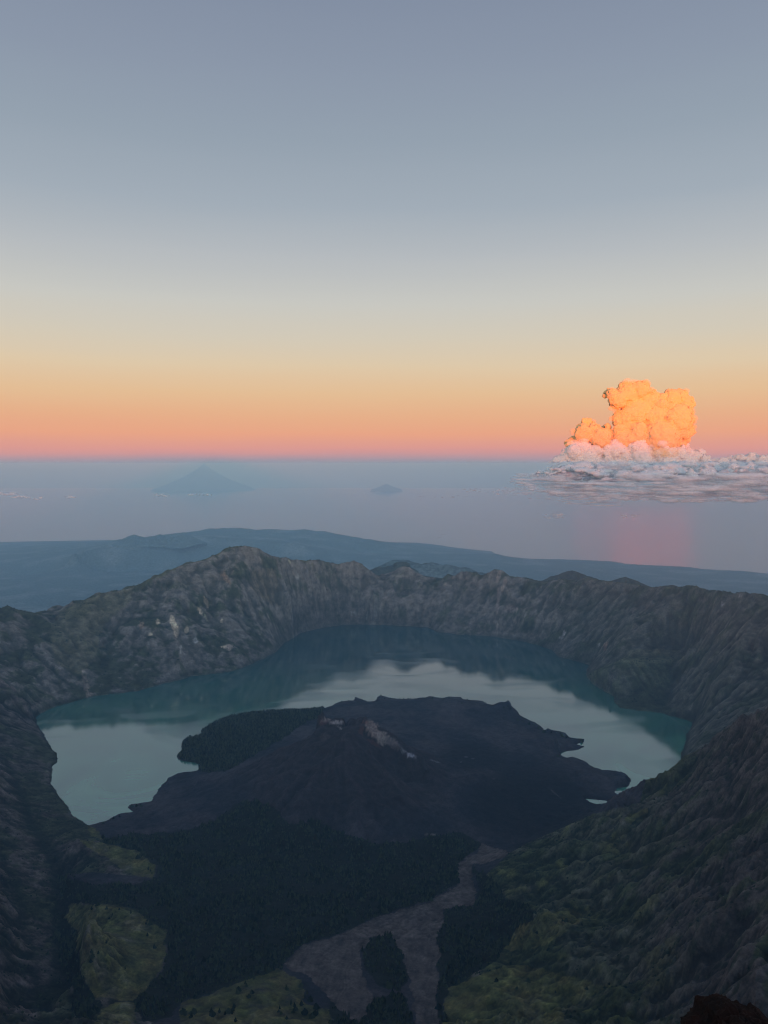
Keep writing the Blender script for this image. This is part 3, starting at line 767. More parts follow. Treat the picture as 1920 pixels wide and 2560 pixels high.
# ------------------------------------------------------------------ lake
def water_mat(name, deep, ior, rough, s, bump, patch=None, streak=0.0):
    m, N, L = new_mat(name)
    o = N('ShaderNodeOutputMaterial'); b = N('ShaderNodeBsdfPrincipled')
    b.inputs['Base Color'].default_value = deep
    b.inputs['IOR'].default_value = ior
    b.inputs['Roughness'].default_value = rough
    g = N('ShaderNodeNewGeometry')
    n = N('ShaderNodeTexNoise'); n.inputs['Scale'].default_value = 1 / s; n.inputs['Detail'].default_value = 4
    mp = N('ShaderNodeMapping'); mp.inputs['Scale'].default_value = (1, 1, 1)
    L(g.outputs['Position'], mp.inputs['Vector']); L(mp.outputs[0], n.inputs['Vector'])
    bp = N('ShaderNodeBump'); bp.inputs['Strength'].default_value = 1.0; bp.inputs['Distance'].default_value = bump
    L(n.outputs['Fac'], bp.inputs['Height']); L(bp.outputs[0], b.inputs['Normal'])
    if patch:
        # wind patches: rougher water where the breeze touches it
        w1 = N('ShaderNodeTexNoise'); w1.inputs['Scale'].default_value = 1 / patch; w1.inputs['Detail'].default_value = 5; w1.inputs['Distortion'].default_value = 1.2
        mp2 = N('ShaderNodeMapping'); mp2.inputs['Scale'].default_value = (0.55, 1.0, 1); mp2.inputs['Rotation'].default_value = (0, 0, 0.25)
        L(g.outputs['Position'], mp2.inputs['Vector']); L(mp2.outputs[0], w1.inputs['Vector'])
        r = N('ShaderNodeMapRange'); r.inputs['From Min'].default_value = 0.48; r.inputs['From Max'].default_value = 0.60
        r.inputs['To Min'].default_value = rough; r.inputs['To Max'].default_value = rough + 0.14
        L(w1.outputs['Fac'], r.inputs['Value']); L(r.outputs[0], b.inputs['Roughness'])
        # milky green sediment swirls
        w2 = N('ShaderNodeTexNoise'); w2.inputs['Scale'].default_value = 1 / (patch * 1.6); w2.inputs['Detail'].default_value = 6; w2.inputs['Distortion'].default_value = 2.5
        L(g.outputs['Position'], w2.inputs['Vector'])
        r2 = N('ShaderNodeMapRange'); r2.inputs['From Min'].default_value = 0.35; r2.inputs['From Max'].default_value = 0.75
        L(w2.outputs['Fac'], r2.inputs['Value'])
        sepn = N('ShaderNodeSeparateXYZ'); L(g.outputs['Position'], sepn.inputs[0])
        r3 = N('ShaderNodeMapRange'); r3.inputs['From Min'].default_value = 6600; r3.inputs['From Max'].default_value = 3400
        L(sepn.outputs['Y'], r3.inputs['Value'])
        m0 = N('ShaderNodeMath'); m0.operation = 'MULTIPLY'; L(r2.outputs[0], m0.inputs[0]); L(r3.outputs[0], m0.inputs[1])
        ma = N('ShaderNodeMath'); ma.operation = 'ADD'; L(m0.outputs[0], ma.inputs[0])
        m1 = N('ShaderNodeMath'); m1.operation = 'MULTIPLY'; L(r3.outputs[0], m1.inputs[0]); m1.inputs[1].default_value = 0.5
        L(m1.outputs[0], ma.inputs[1])
        mx = N('ShaderNodeMix'); mx.data_type = 'RGBA'
        L(ma.outputs[0], mx.inputs[0]); mx.inputs[6].default_value = deep; mx.inputs[7].default_value = (0.06, 0.25, 0.16, 1)
        L(mx.outputs[2], b.inputs['Base Color'])
    L(b.outputs[0], o.inputs['Surface'])
    return m
MLAKE = water_mat('lake_water', (0.0, 0.058, 0.068, 1), 2.8, 0.045, 7.0, 0.10, 420.0)
MSEA = water_mat('sea_water', (0.05, 0.13, 0.22, 1), 1.7, 0.28, 60.0, 1.2)
def hull(pts):
    pts = sorted(map(tuple, pts))
    def half(ps):
        h = []
        for p in ps:
            while len(h) > 1 and (h[-1][0]-h[-2][0])*(p[1]-h[-2][1]) - (h[-1][1]-h[-2][1])*(p[0]-h[-2][0]) <= 0: h.pop()
            h.append(p)
        return h
    return half(pts)[:-1] + half(pts[::-1])[:-1]
def flat(name, pts, z, mat):
    me = bpy.data.meshes.new(name)
    me.from_pydata([(x, y, z) for x, y in pts], [], [list(range(len(pts)))])
    me.materials.append(mat)
    o = bpy.data.objects.new(name, me); COL.objects.link(o); o['kind'] = 'structure'
    return o
o = flat('lake_water', hull(SHORE), LAKE_Z, MLAKE)
o['label'] = 'still turquoise grey crater lake mirroring the rim'
BOX = 120000.0
flat('sea_water', [(-BOX + 500, -BOX + 500), (BOX - 500, -BOX + 500), (BOX - 500, BOX - 500), (-BOX + 500, BOX - 500)], 0.0, MSEA)

# ------------------------------------------------------------------ lowlands and coast beyond the rim
def Pz(px, py, z): return P(px, py, z=z)
lows = []
def lz(pts): lows.append(np.array([P(x, y, z=z) for x, y, z in pts]))
def ly(pts): lows.append(np.array([P(x, y, Y=Y) for x, y, Y in pts]))
COAST = [(-600,1350),(-200,1352),(0,1355),(150,1352),(300,1350),(420,1338),(560,1332),(800,1338),(880,1352),(960,1356),(1040,1356),(1095,1362),(1130,1368),(1235,1379),(1240,1386),(1300,1396),(1380,1398),(1440,1399),(1530,1403),(1570,1410),(1650,1414),(1720,1417),(1760,1423),(1850,1427),(1920,1434),(2100,1450),(2500,1490)]
lz([(x, y, 0.5) for x, y in COAST])
coast_w = lows[-1]
sea_l = coast_w.copy(); sea_l[:, 1] += 2600; sea_l[:, 2] = -160; lows.append(sea_l)
sea_l = coast_w.copy(); sea_l[:, 1] += 16000; sea_l[:, 2] = -400; lows.append(sea_l)
ly([(180,1385,24000),(250,1370,25500),(300,1352,26500),(322,1344,26500),(342,1337,26500),(360,1342,26500),(385,1341,26600),(410,1335,26700),(425,1340,26800),(462,1334,27000),(500,1343,27000),(600,1350,27000),(760,1360,26500)])
ly([(430,1334,30500),(500,1326,31000),(560,1320,31500),(620,1322,31500),(700,1325,31500),(760,1325,31500),(820,1330,31300),(870,1342,31000),(940,1352,30000)])
lz([(900,1383,330),(960,1384,340),(1040,1388,320),(1120,1390,330),(1180,1384,380),(1240,1384,360),(1270,1392,240),(1360,1402,130)])
lz([(1450,1404,60),(1530,1408,70),(1600,1418,70),(1700,1424,60),(1850,1436,50)])
ly([(925,1432,12400),(945,1420,12400),(985,1404,12400),(1015,1399,12400),(1030,1405,12300),(1045,1413,12300),(1068,1407,12300),(1100,1414,12200),(1130,1420,12100),(1160,1423,12000),(1210,1437,11900),(1260,1452,11800)])
lz([(-300,1560,500),(0,1545,500),(200,1530,520),(400,1520,560),(700,1500,600),(1260,1500,560),(1500,1510,560),(1900,1550,500),(2300,1570,450)])
lows.append(np.array([(-9000,9600,850),(-4500,9600,900),(0,9700,900),(4500,9500,900),(9000,9300,850)],float))
lz([(-300,1450,230),(0,1440,220),(300,1430,260),(600,1420,300),(900,1418,300),(1300,1428,260),(1600,1450,220),(1900,1475,180),(2300,1510,150)])
LX0, LX1, LY0, LY1, LH = -26000.0, 26000.0, 9000.0, 52000.0, 125.0
gsave = (GX0, GX1, GY0, GY1)
GX0, GX1, GY0, GY1 = LX0, LX1, LY0, LY1
lc = np.concatenate([sample_line(a, 60.0) for a in lows])
Z2 = relax(lc, (2000, 1000, 500, 250, 125), (200, 150, 100, 60, 30))
GX0, GX1, GY0, GY1 = gsave
us2 = np.linspace(-0.72, 0.72, 560)
ys2 = np.concatenate([np.arange(9600, 14000, 50.0), np.arange(14000, 24000, 90.0), np.arange(24000, 34000, 60.0), np.arange(34000, 50000, 600.0)])
U2, Y2 = np.meshgrid(us2, ys2); X2 = U2 * Y2
z2 = cubic(Z2, X2, Y2, LH, LX0, LY0)
lr = sstep(60, 900, z2)
z2 = z2 + lr * (90 * fbm(X2, Y2, 1500, 4, 0.5, True) - 40) + sstep(5, 200, z2) * 12 * fbm(X2, Y2, 500, 3)
z2 = np.where((Y2 < 10400), np.minimum(z2, 800), z2)
c2 = mixc(np.zeros(X2.shape + (3,)) + C((0.09, 0.13, 0.14)), C((0.16, 0.20, 0.21)), sstep(-0.1, 0.5, fbm(X2, Y2, 1200, 4)))  # extra haze blue put into the colour of the land
hm = (fc(z2) > -60)
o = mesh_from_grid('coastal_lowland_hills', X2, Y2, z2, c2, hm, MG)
o['label'] = 'hazy blue lowland and coastal hills beyond the crater rim'

def hill(name, px, Y, ztop_px, half, base_drop, label, seed, colr=(0.05, 0.05, 0.03), pts=None, power=1.15, nring=46, nseg=120, gul=0.10):
    """a free-standing eroded peak"""
    X0, Y0, Zt = P(px, ztop_px, Y=Y)
    rr = np.linspace(0, 1, nring); aa = np.linspace(0, 2 * np.pi, nseg)
    R, A = np.meshgrid(rr, aa, indexing='ij')
    X = X0 + np.cos(A) * R * half; Yv = Y0 + np.sin(A) * R * half
    k = 1 + 0.25 * np.cos(A * 2 + seed) * R
    n = fbm(X + seed * 777, Yv, half * 0.35, 4, 0.5, True) - 0.4
    gl = np.abs(np.sin(A * 7 + seed + 2 * R)) * R * (1 - R)
    Zv = Zt - base_drop * np.minimum(1, R * k) ** power + base_drop * gul * n * np.minimum(1, R * 4) - base_drop * 0.12 * gl
    Zv[R > 0.97] -= base_drop * 0.15
    cc = np.zeros(X.shape + (3,)) + np.array(colr) * (1 + 0.4 * n)[..., None]
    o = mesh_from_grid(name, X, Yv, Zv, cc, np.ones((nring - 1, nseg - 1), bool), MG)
    o['label'] = label
    return o
hill('mountain_shadow_peak', 510, 108000, 1157, 7600, 4100, 'faint blue triangular mountain shadow, shaped as a peak, on the hazy horizon', 1.0, power=0.75, gul=0.015, colr=(0.24, 0.27, 0.32))  # shadow in the haze built as a solid peak, haze put into its colour
hill('distant_island_hill', 966, 100000, 1209, 2100, 950, 'small faint hill showing over the haze in the middle', 2.0, power=0.95, gul=0.05)
for px_, py_, hw_, dr_, sd_ in ((335,1336,900,420,1.1),(400,1335,700,330,2.2),(426,1339,600,300,3.3),(462,1334,800,380,4.4),(300,1348,1000,380,5.5),(372,1344,700,300,6.1)):
    hill('coastal_hill', px_, 26600, py_, hw_, dr_, 'pointed blue hill on the hazy coast ridge', sd_, colr=(0.09, 0.13, 0.14), nring=24, nseg=60, gul=0.12)  # same haze blue put into the hill colour
for px_, py_, hw_, dr_, sd_ in ((1008,1399,800,300,1.3),(1068,1407,700,260,2.3),(1120,1420,700,230,3.6),(960,1412,600,260,7.1)):
    hill('dark_blue_hill', px_, 12400, py_, hw_, dr_, 'dark blue green hill just beyond the far crater wall', sd_, nring=24, nseg=60, gul=0.12)
hill('green_hill', 1430, 10400, 1426, 900, 420, 'pointed green hill behind the crater rim', 3.1)
hill('green_hill', 1564, 9300, 1442, 620, 330, 'small cone shaped hill behind the right crater rim', 4.2)
hill('green_hill', 1680, 8300, 1462, 420, 160, 'low rounded hill just behind the right crater rim', 5.3)
print('lowland', round(time.time() - T0, 1))

# ------------------------------------------------------------------ clouds
def ico(sub):
    import bmesh
    bm = bmesh.new(); bmesh.ops.create_icosphere(bm, subdivisions=sub, radius=1.0)
    v = np.array([x.co[:] for x in bm.verts]); f = np.array([[q.index for q in p.verts] for p in bm.faces]); bm.free()
    return v, f
IV, IF = ico(2)
def cloud_mat(name, soft=2.0, opac=1.0, col=(0.88, 0.88, 0.88, 1), scale=900.0, sss=0.0, thr=0.0, ftype='puff', bend=None, trl=0.35):
    """droplets of the given colour: dense in the middle of a puff, thinning out towards its rim"""
    m, N, L = new_mat(name)
    o = N('ShaderNodeOutputMaterial')
    if sss > 0:
        d = N('ShaderNodeBsdfPrincipled'); d.inputs['Base Color'].default_value = col; d.inputs['Roughness'].default_value = 1
        d.inputs['Specular IOR Level'].default_value = 0
        d.inputs['Subsurface Weight'].default_value = 1.0; d.inputs['Subsurface Scale'].default_value = sss
        d.inputs['Subsurface Radius'].default_value = (1, 1, 1)
    else:
        d = N('ShaderNodeBsdfDiffuse'); d.inputs['Color'].default_value = col
    tr = N('ShaderNodeBsdfTranslucent'); tr.inputs['Color'].default_value = col
    if bend:
        gn = N('ShaderNodeNewGeometry'); sc1 = N('ShaderNodeVectorMath'); sc1.operation = 'SCALE'; sc1.inputs['Scale'].default_value = 1 - bend[0]
        L(gn.outputs['Normal'], sc1.inputs[0]); ad_ = N('ShaderNodeVectorMath'); ad_.operation = 'ADD'; L(sc1.outputs[0], ad_.inputs[0])
        ad_.inputs[1].default_value = [c_ * bend[0] for c_ in bend[1]]
        nz_ = N('ShaderNodeVectorMath'); nz_.operation = 'NORMALIZE'; L(ad_.outputs[0], nz_.inputs[0]); L(nz_.outputs[0], d.inputs['Normal'])
    m1 = N('ShaderNodeMixShader'); m1.inputs[0].default_value = 0.0 if sss > 0 else trl
    L(d.outputs[0], m1.inputs[1]); L(tr.outputs[0], m1.inputs[2])
    g = N('ShaderNodeNewGeometry')
    n = N('ShaderNodeTexNoise'); n.inputs['Scale'].default_value = 1 / scale; n.inputs['Detail'].default_value = 9; n.inputs['Roughness'].default_value = 0.68
    L(g.outputs['Position'], n.inputs['Vector'])
    lw = N('ShaderNodeLayerWeight'); lw.inputs['Blend'].default_value = 0.5
    inv = N('ShaderNodeMath'); inv.operation = 'SUBTRACT'; inv.inputs[0].default_value = 1.0; L(lw.outputs['Facing'], inv.inputs[1])
    pw = N('ShaderNodeMath'); pw.operation = 'POWER'; L(inv.outputs[0], pw.inputs[0]); pw.inputs[1].default_value = soft
    nr = N('ShaderNodeMapRange'); nr.inputs['From Min'].default_value = 0.36 + thr; nr.inputs['From Max'].default_value = 0.60 + thr
    L(n.outputs['Fac'], nr.inputs['Value'])
    if ftype == 'puff':
        al = N('ShaderNodeMath'); al.operation = 'MULTIPLY'; L(pw.outputs[0], al.inputs[0]); L(nr.outputs[0], al.inputs[1])
        a2 = N('ShaderNodeMath'); a2.operation = 'MULTIPLY'; a2.use_clamp = True; L(al.outputs[0], a2.inputs[0]); a2.inputs[1].default_value = opac
    else:
        al = N('ShaderNodeMath'); al.operation = 'ADD'; L(pw.outputs[0], al.inputs[0]); L(nr.outputs[0], al.inputs[1])
        a2 = N('ShaderNodeMapRange'); L(al.outputs[0], a2.inputs['Value']); a2.inputs['From Min'].default_value = 0.25; a2.inputs['From Max'].default_value = 0.75
    # only the skin towards the viewer counts once: inner faces let light through
    bf = N('ShaderNodeMath'); bf.operation = 'SUBTRACT'; bf.use_clamp = True; L(a2.outputs[0], bf.inputs[0])
    if ftype == 'puff': L(g.outputs['Backfacing'], bf.inputs[1])
    else: bf.inputs[1].default_value = 0.0
    t = N('ShaderNodeBsdfTransparent'); m2 = N('ShaderNodeMixShader')
    L(bf.outputs[0], m2.inputs[0]); L(t.outputs[0], m2.inputs[1]); L(m1.outputs[0], m2.inputs[2])
    L(m2.outputs[0], o.inputs['Surface'])
    return m
def puffs(name, balls, mat, voxel, disp, tsize, label, flatten=None, group=None, merge=True, kind=None, lo=None, hi=None):
    """balls: (x, y, z, rx, ry, rz)"""
    V = []; F = []
    for k, (x, y, z, rx, ry, rz) in enumerate(balls):
        V.append(IV * (rx, ry, rz) + (x, y, z)); F.append(IF + k * len(IV))
    V = np.concatenate(V); F = np.concatenate(F)
    if flatten is not None:
        under = V[:, 2] < flatten; V[under, 2] = flatten + (V[under, 2] - flatten) * 0.02
    me = bpy.data.meshes.new(name)
    c = V.mean(0)
    me.from_pydata((V - c).tolist(), [], F.tolist()); me.materials.append(mat)
    o = bpy.data.objects.new(name, me); o.location = c; COL.objects.link(o)
    if merge:
        rm = o.modifiers.new('remesh', 'REMESH'); rm.mode = 'VOXEL'; rm.voxel_size = voxel; rm.use_smooth_shade = True
        sm_ = o.modifiers.new('soften', 'SMOOTH'); sm_.factor = 0.6; sm_.iterations = 6
    else:
        me.polygons.foreach_set('use_smooth', np.ones(len(me.polygons), bool))
    for s, a in (((tsize, disp), (tsize * 0.38, disp * 0.5), (tsize * 0.15, disp * 0.25)) if merge else ((tsize, disp),)):
        tx = bpy.data.textures.new(name + '_form', 'CLOUDS'); tx.noise_scale = s; tx.noise_depth = 2; tx.noise_basis = 'BLENDER_ORIGINAL'
        dm = o.modifiers.new('billow', 'DISPLACE'); dm.texture = tx; dm.strength = a; dm.mid_level = 0.5; dm.texture_coords = 'LOCAL'
    # settle the shape into plain geometry, kept above or below the top of the haze
    bpy.context.view_layer.update()
    em = bpy.data.meshes.new_from_object(o.evaluated_get(bpy.context.evaluated_depsgraph_get()))
    o.modifiers.clear(); o.data = em; em.name = name
    if lo is not None or hi is not None:
        cc_ = np.empty(len(em.vertices) * 3, np.float32); em.vertices.foreach_get('co', cc_); cc_ = cc_.reshape(-1, 3)
        if lo is not None: cc_[:, 2] = np.maximum(cc_[:, 2], lo - c[2])
        if hi is not None: cc_[:, 2] = np.minimum(cc_[:, 2], hi - c[2])
        em.vertices.foreach_set('co', cc_.ravel()); em.update()
    o['label'] = label
    if kind: o['kind'] = kind
    else: o['category'] = 'cloud'
    if group: o['group'] = group
    return o
def ball_at(px, py, Y, rpx, depth=1.0, sq=1.0):
    x, y, z = P(px, py, Y=Y); s = Y / FPX
    return (x, y, z, rpx * s, rpx * s * depth, rpx * s * sq)
MC_T = cloud_mat('cloud_sunlight_tint_tall', 0.8, scale=900.0, col=(0.90, 0.58, 0.27, 1), ftype='body', bend=(0.45, (0, -1, 0.15)), trl=0.0)  # orange of the sunrise put into the cloud's base colour
MC_BB = cloud_mat('cloud_white_body', 1.0, scale=420.0, col=(0.86, 0.87, 0.88, 1), ftype='body', bend=(0.6, (0, -0.5, 0.85)), trl=0.1)
MC_B = cloud_mat('cloud_white_low', 1.7, 0.7, scale=500.0, col=(0.97, 0.97, 0.97, 1), bend=(0.75, (0, -0.4, 0.9)), trl=0.15)
MC_S = cloud_mat('cloud_white_small', 1.2, 1.0, scale=300.0, col=(0.9, 0.9, 0.9, 1), bend=(0.5, (0, -0.5, 0.85)), trl=0.1)
# tall cumulus far out, head in first sun, with its orange also painted in
TY = 90000
HEADP = [(1570,985,34),(1600,975,28),(1545,1000,26),(1530,985,16),(1518,985,10),(1512,990,8),(1620,1000,30),(1650,1010,28),(1680,995,26),(1700,990,22),(1712,1010,24),
 (1590,1030,44),(1640,1045,50),(1690,1050,46),(1712,1075,26),(1560,1050,30),(1700,1040,34),(1600,1085,52),(1650,1095,52),(1690,1090,34),(1560,1100,38),(1725,1050,14),(1727,1080,12),
 (1470,1060,16),(1485,1070,14),(1462,1052,9),(1460,1085,26),(1500,1095,30),(1440,1105,18),(1425,1110,13),(1430,1130,24),(1480,1120,30),(1530,1120,34),(1590,1125,36),(1650,1125,34),
 (1515,1072,14),(1520,1090,18),(1700,1120,14),(1716,1132,14),(1740,1142,12),(1760,1148,11),(1400,1150,14),(1385,1152,9),(1690,1135,20),
 (1780,1156,14),(1800,1158,16),(1820,1156,18),(1845,1153,20),(1872,1150,21),(1898,1154,19),(1925,1152,22),(1955,1148,26),(1990,1150,26),(1755,1156,16),(1390,1158,14),(1375,1160,10)] + [(x_, 1150 + 8 * ((x_ // 22) % 2), 30) for x_ in range(1420, 1740, 22)] + [(x_, 1126, 30) for x_ in range(1450, 1700, 40)]
tb = []
zmin_t = CAMZ + 96
for x, y, r in HEADP:
    k = 1
    b = ball_at(x, y, TY + random.uniform(-1500, 1500), r * 0.92, 1.0, 0.95)
    tb.append(b)
    for j in range(9):     # smaller heads budding out of the big one
        an = random.uniform(0, 2 * math.pi); el = random.uniform(-0.3, 1.0)
        rr = r * random.uniform(0.20, 0.42)
        b2 = ball_at(x + math.cos(an) * r * 0.8 * math.cos(el), y - math.sin(el) * r * 0.8, TY - abs(math.sin(an)) * r * 0.7 * TY / FPX, rr)
        tb.append(b2)
tb = [(a, b, c, d, e, f) for a, b, c, d, e, f in tb]
FL = CAMZ + 110
def z_of_px(y): return P(1550, y, Y=TY)[2]
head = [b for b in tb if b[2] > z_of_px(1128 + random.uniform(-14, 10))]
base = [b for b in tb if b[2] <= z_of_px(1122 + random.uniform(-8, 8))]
MC_TL = cloud_mat('cloud_head_rim', 1.3, 0.8, scale=1300.0, col=(0.90, 0.58, 0.27, 1), bend=(0.5, (0, -1, 0.15)), trl=0.0)  # rim carries the same painted sunlight orange as the head
MC_BL = cloud_mat('cloud_base_rim', 1.3, 0.8, scale=1300.0, col=(0.93, 0.80, 0.74, 1), bend=(0.5, (0, -0.7, 0.7)), trl=0.0)  # rim of the foot, faint pink sunlight put into its colour
MC_BS = cloud_mat('cloud_base_sunlight_tint', 0.8, scale=900.0, col=(0.93, 0.80, 0.74, 1), ftype='body', bend=(0.45, (0, -0.7, 0.7)), trl=0.0)  # foot of the cloud, weaker pink sunlight put into its colour
tower = puffs('cumulus_cloud', head, MC_T, 95.0, 420.0, 700.0, 'tall billowing cumulus cloud tinted orange to add to the first sunlight', flatten=FL, lo=CAMZ + 95)
def rim_puffs(src, n, k0, k1):
    o = []
    for (a, b, c, d, e, f) in src:
        if d < 500: continue
        for _ in range(n):
            an = random.uniform(0, 6.283); el = random.uniform(-1, 1)
            u = math.sqrt(1 - el * el); r = d * random.uniform(k0, k1)
            o.append((a + math.cos(an) * u * d * 1.0, b + math.sin(an) * u * e, max(FL + r * 0.2, c + el * f * 1.0), r * 1.25, r, r * 0.85))
    return o
def as_part(o, parent, label):
    o.parent = parent; o.location = Vector(o.location) - Vector(parent.location)
    if 'category' in o: del o['category']
    o['label'] = label
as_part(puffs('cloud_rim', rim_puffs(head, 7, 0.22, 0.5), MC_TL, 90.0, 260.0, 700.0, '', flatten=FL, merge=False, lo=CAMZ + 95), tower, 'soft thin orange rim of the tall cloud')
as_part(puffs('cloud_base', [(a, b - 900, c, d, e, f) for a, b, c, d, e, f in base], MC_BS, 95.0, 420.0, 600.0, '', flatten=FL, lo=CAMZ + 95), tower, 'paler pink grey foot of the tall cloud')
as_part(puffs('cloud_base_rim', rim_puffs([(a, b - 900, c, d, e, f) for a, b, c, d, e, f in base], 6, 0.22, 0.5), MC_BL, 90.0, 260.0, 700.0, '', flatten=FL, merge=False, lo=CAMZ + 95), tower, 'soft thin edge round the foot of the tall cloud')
# the grey bank below it, in the shade of the earth
BY = 14500
bb = []
def bank(x0, x1, ytop, ybot, n, rmin, rmax, wide=2.6, tall=0.5, low=0.0, near=0.0):
    for i in range(n):
        x = random.uniform(x0, x1)
        yt = np.interp(x, [q[0] for q in ytop], [q[1] for q in ytop]); yb = np.interp(x, [q[0] for q in ybot], [q[1] for q in ybot])
        v = random.random() ** (1.0 - low)
        y = yt + (yb - yt) * v
        r = random.uniform(rmin, rmax) * min(1.0, max(0.35, (yb - yt) / 60)) * (1.15 - 0.5 * v)
        Yc = BY - near + random.uniform(-1200, 2500) * (0.4 if near else 1) + (1 - v) * 1200
        X_, Y_, Z_ = P(x, y, Y=Yc); q = Yc / FPX; Z_ = min(Z_, CAMZ + 80 - r * q * tall)
        bb.append((X_, Y_, Z_, r * q * wide * random.uniform(0.7, 1.3), r * q * 2.0, r * q * tall * random.uniform(0.7, 1.2)))
TOPL = [(1262,1196),(1300,1186),(1340,1182),(1372,1166),(1385,1160),(1420,1158),(1920,1156),(2300,1150)]
BOTL = [(1262,1202),(1310,1216),(1360,1235),(1450,1248),(1560,1254),(1920,1254),(2300,1254)]
bank(1285, 2300, TOPL, BOTL, 150, 12, 34, 1.9, 0.5)
bank(1300, 2300, [(1300,1190),(1372,1186),(2300,1186)], BOTL, 260, 12, 30, 2.0, 0.5, near=2600)
bank(1290, 2300, [(1290,1192),(2300,1215)], [(1290,1200),(1360,1236),(1450,1250),(2300,1254)], 150, 14, 30, 3.4, 0.22, near=2800)
loose = bb; bb = []
bank(1372, 2300, [(1372,1172),(1400,1162),(2300,1160)], [(1372,1190),(1450,1200),(2300,1204)], 420, 9, 24, 1.7, 0.62)
bank(1400, 2300, [(1400,1172),(2300,1170)], [(1400,1190),(1480,1198),(2300,1202)], 110, 16, 30, 4.5, 0.5)
bank(1400, 2300, [(1400,1160),(2300,1158)], [(1400,1176),(2300,1174)], 200, 12, 24, 1.1, 0.9)
bank(1330, 1400, [(1330,1184),(1400,1170)], [(1330,1194),(1400,1196)], 40, 9, 18, 1.4, 0.7)
body = bb; bb = loose
bank(1350, 2300, [(1350,1195),(2300,1195)], BOTL, 60, 14, 34, 3.2, 0.3)
bank(1395, 2300, [(1395,1156),(2300,1156)], [(1395,1200),(2300,1190)], 420, 9, 20, 1.2, 0.8)
bank(1330, 1500, [(1330,1182),(1500,1160)], [(1330,1215),(1500,1225)], 90, 7, 15, 1.3, 0.7)
bank(1420, 2300, [(1420,1232),(2300,1236)], [(1420,1250),(2300,1252)], 90, 16, 34, 3.6, 0.13)
bank(1300, 1520, [(1300,1200),(1520,1220)], [(1300,1240),(1520,1275)], 60, 8, 20, 3.0, 0.3)
bank_o = puffs('cloud_bank', body, MC_BB, 30.0, 70.0, 150.0, 'broad grey white cloud bank stretching off to the right below the orange cloud', hi=CAMZ + 84)
rimb = []
for (a, b, c, d, e, f) in body:
    for _ in range(3):
        an = random.uniform(0, 6.283); el = random.uniform(-0.6, 1); u = math.sqrt(1 - el * el); r = f * random.uniform(0.5, 0.95)
        rimb.append((a + math.cos(an) * u * d, b + math.sin(an) * u * e, c + el * f, r * 1.9, r * 1.4, r * 0.9))
MC_BR = cloud_mat('cloud_bank_rim', 1.5, 0.7, scale=420.0, col=(0.95, 0.95, 0.95, 1), bend=(0.6, (0, -0.5, 0.85)), trl=0.1)
as_part(puffs('cloud_rim', rimb, MC_BR, 30.0, 40.0, 150.0, '', merge=False, hi=CAMZ + 86), bank_o, 'soft thin billows over the top of the bank')
for k_ in range(1):
    lo_ = puffs('loose_cloud', bb, MC_B, 42.0, 70.0, 160.0, 'broad grey white cloud bank stretching off to the right below the orange cloud', merge=False, hi=CAMZ + 86)
    lo_.parent = bank_o; lo_.matrix_parent_inverse = bank_o.matrix_world.inverted(); lo_.location = Vector(lo_.location) - Vector(bank_o.location); lo_.matrix_parent_inverse.identity(); del lo_['category']; lo_['label'] = 'thin ragged streaks along the edge of the bank'
def wisps(name, spec, Y, label, n=26, sq=0.16, group=None, seedr=1.0):
    bl = []
    for (x0, x1, y, r) in spec:
        for i in range(n):
            x = random.uniform(x0, x1); e = 1 - abs((x - (x0 + x1) / 2) / ((x1 - x0) / 2)) ** 2
            bl.append(ball_at(x, y + random.uniform(-1, 1) * r * 0.8, Y + random.uniform(-500, 500), r * (0.4 + 0.9 * e) * random.uniform(0.6, 1.3), 2.2, sq * random.uniform(0.6, 1.5)))
    return puffs(name, bl, MC_W, 24.0 * Y / 14500, 20.0, 120.0, label, group=group, merge=False, kind='stuff')
MC_W = cloud_mat('cloud_wisp', 2.0, 0.5, scale=260.0, thr=0.03)
wisps('flat_cloud', [(1205,1340,1231,7),(1240,1330,1222,5)], 13500, 'thin flat cloud streak left of the big grey cloud bank', sq=0.4)
wisps('flat_cloud', [(1340,1420,1289,7),(1545,1610,1290,5)], 12500, 'thin broken cloud streak under the grey cloud bank', sq=0.45)
wisps('flat_cloud', [(1030,1200,1241,3),(1150,1205,1225,5)], 15000, 'long faint cloud streak over the sea in the middle', sq=0.35)
wisps('flat_cloud', [(1060,1140,1326,2),(1065,1140,1335,2),(1065,1110,1344,2)], 17000, 'three dark thin cloud lines over the coast', sq=0.35, n=14)
for (x, y, s, n, lab) in ((12,1232,9,10,'larger of the small white clouds at the left edge'), (57,1240,8,9,'small puffy white cloud beside the left edge cloud'), (90,1245,6,5,'tiny faint cloud right of two small puffy clouds'),
                          (172,1240,7,6,'faint small cloud over the sea left of the triangular mountain shadow'), (403,1236,8,7,'tiny white cloud below the left flank of the triangular mountain shadow'),
                          (500,1234,8,9,'small elongated white cloud below the triangular mountain shadow')):
    bl = []
    ww = 2.6 if n > 7 else 1.3
    for i in range(n * 3):
        dx = random.gauss(0, 1) * s * ww * 0.8; dy = -abs(random.gauss(0, 1)) * s * 0.45 * max(0, 1 - abs(dx) / (s * ww * 2))
        bl.append(ball_at(x + dx, y + dy + 4, 23000 + random.uniform(-300, 300), s * random.uniform(0.45, 0.75), 1.2, 0.7))
    puffs('small_cloud', bl, MC_S, 34.0, 60.0, 130.0, lab, group='small clouds over the sea at the left')
print('clouds', round(time.time() - T0, 1))

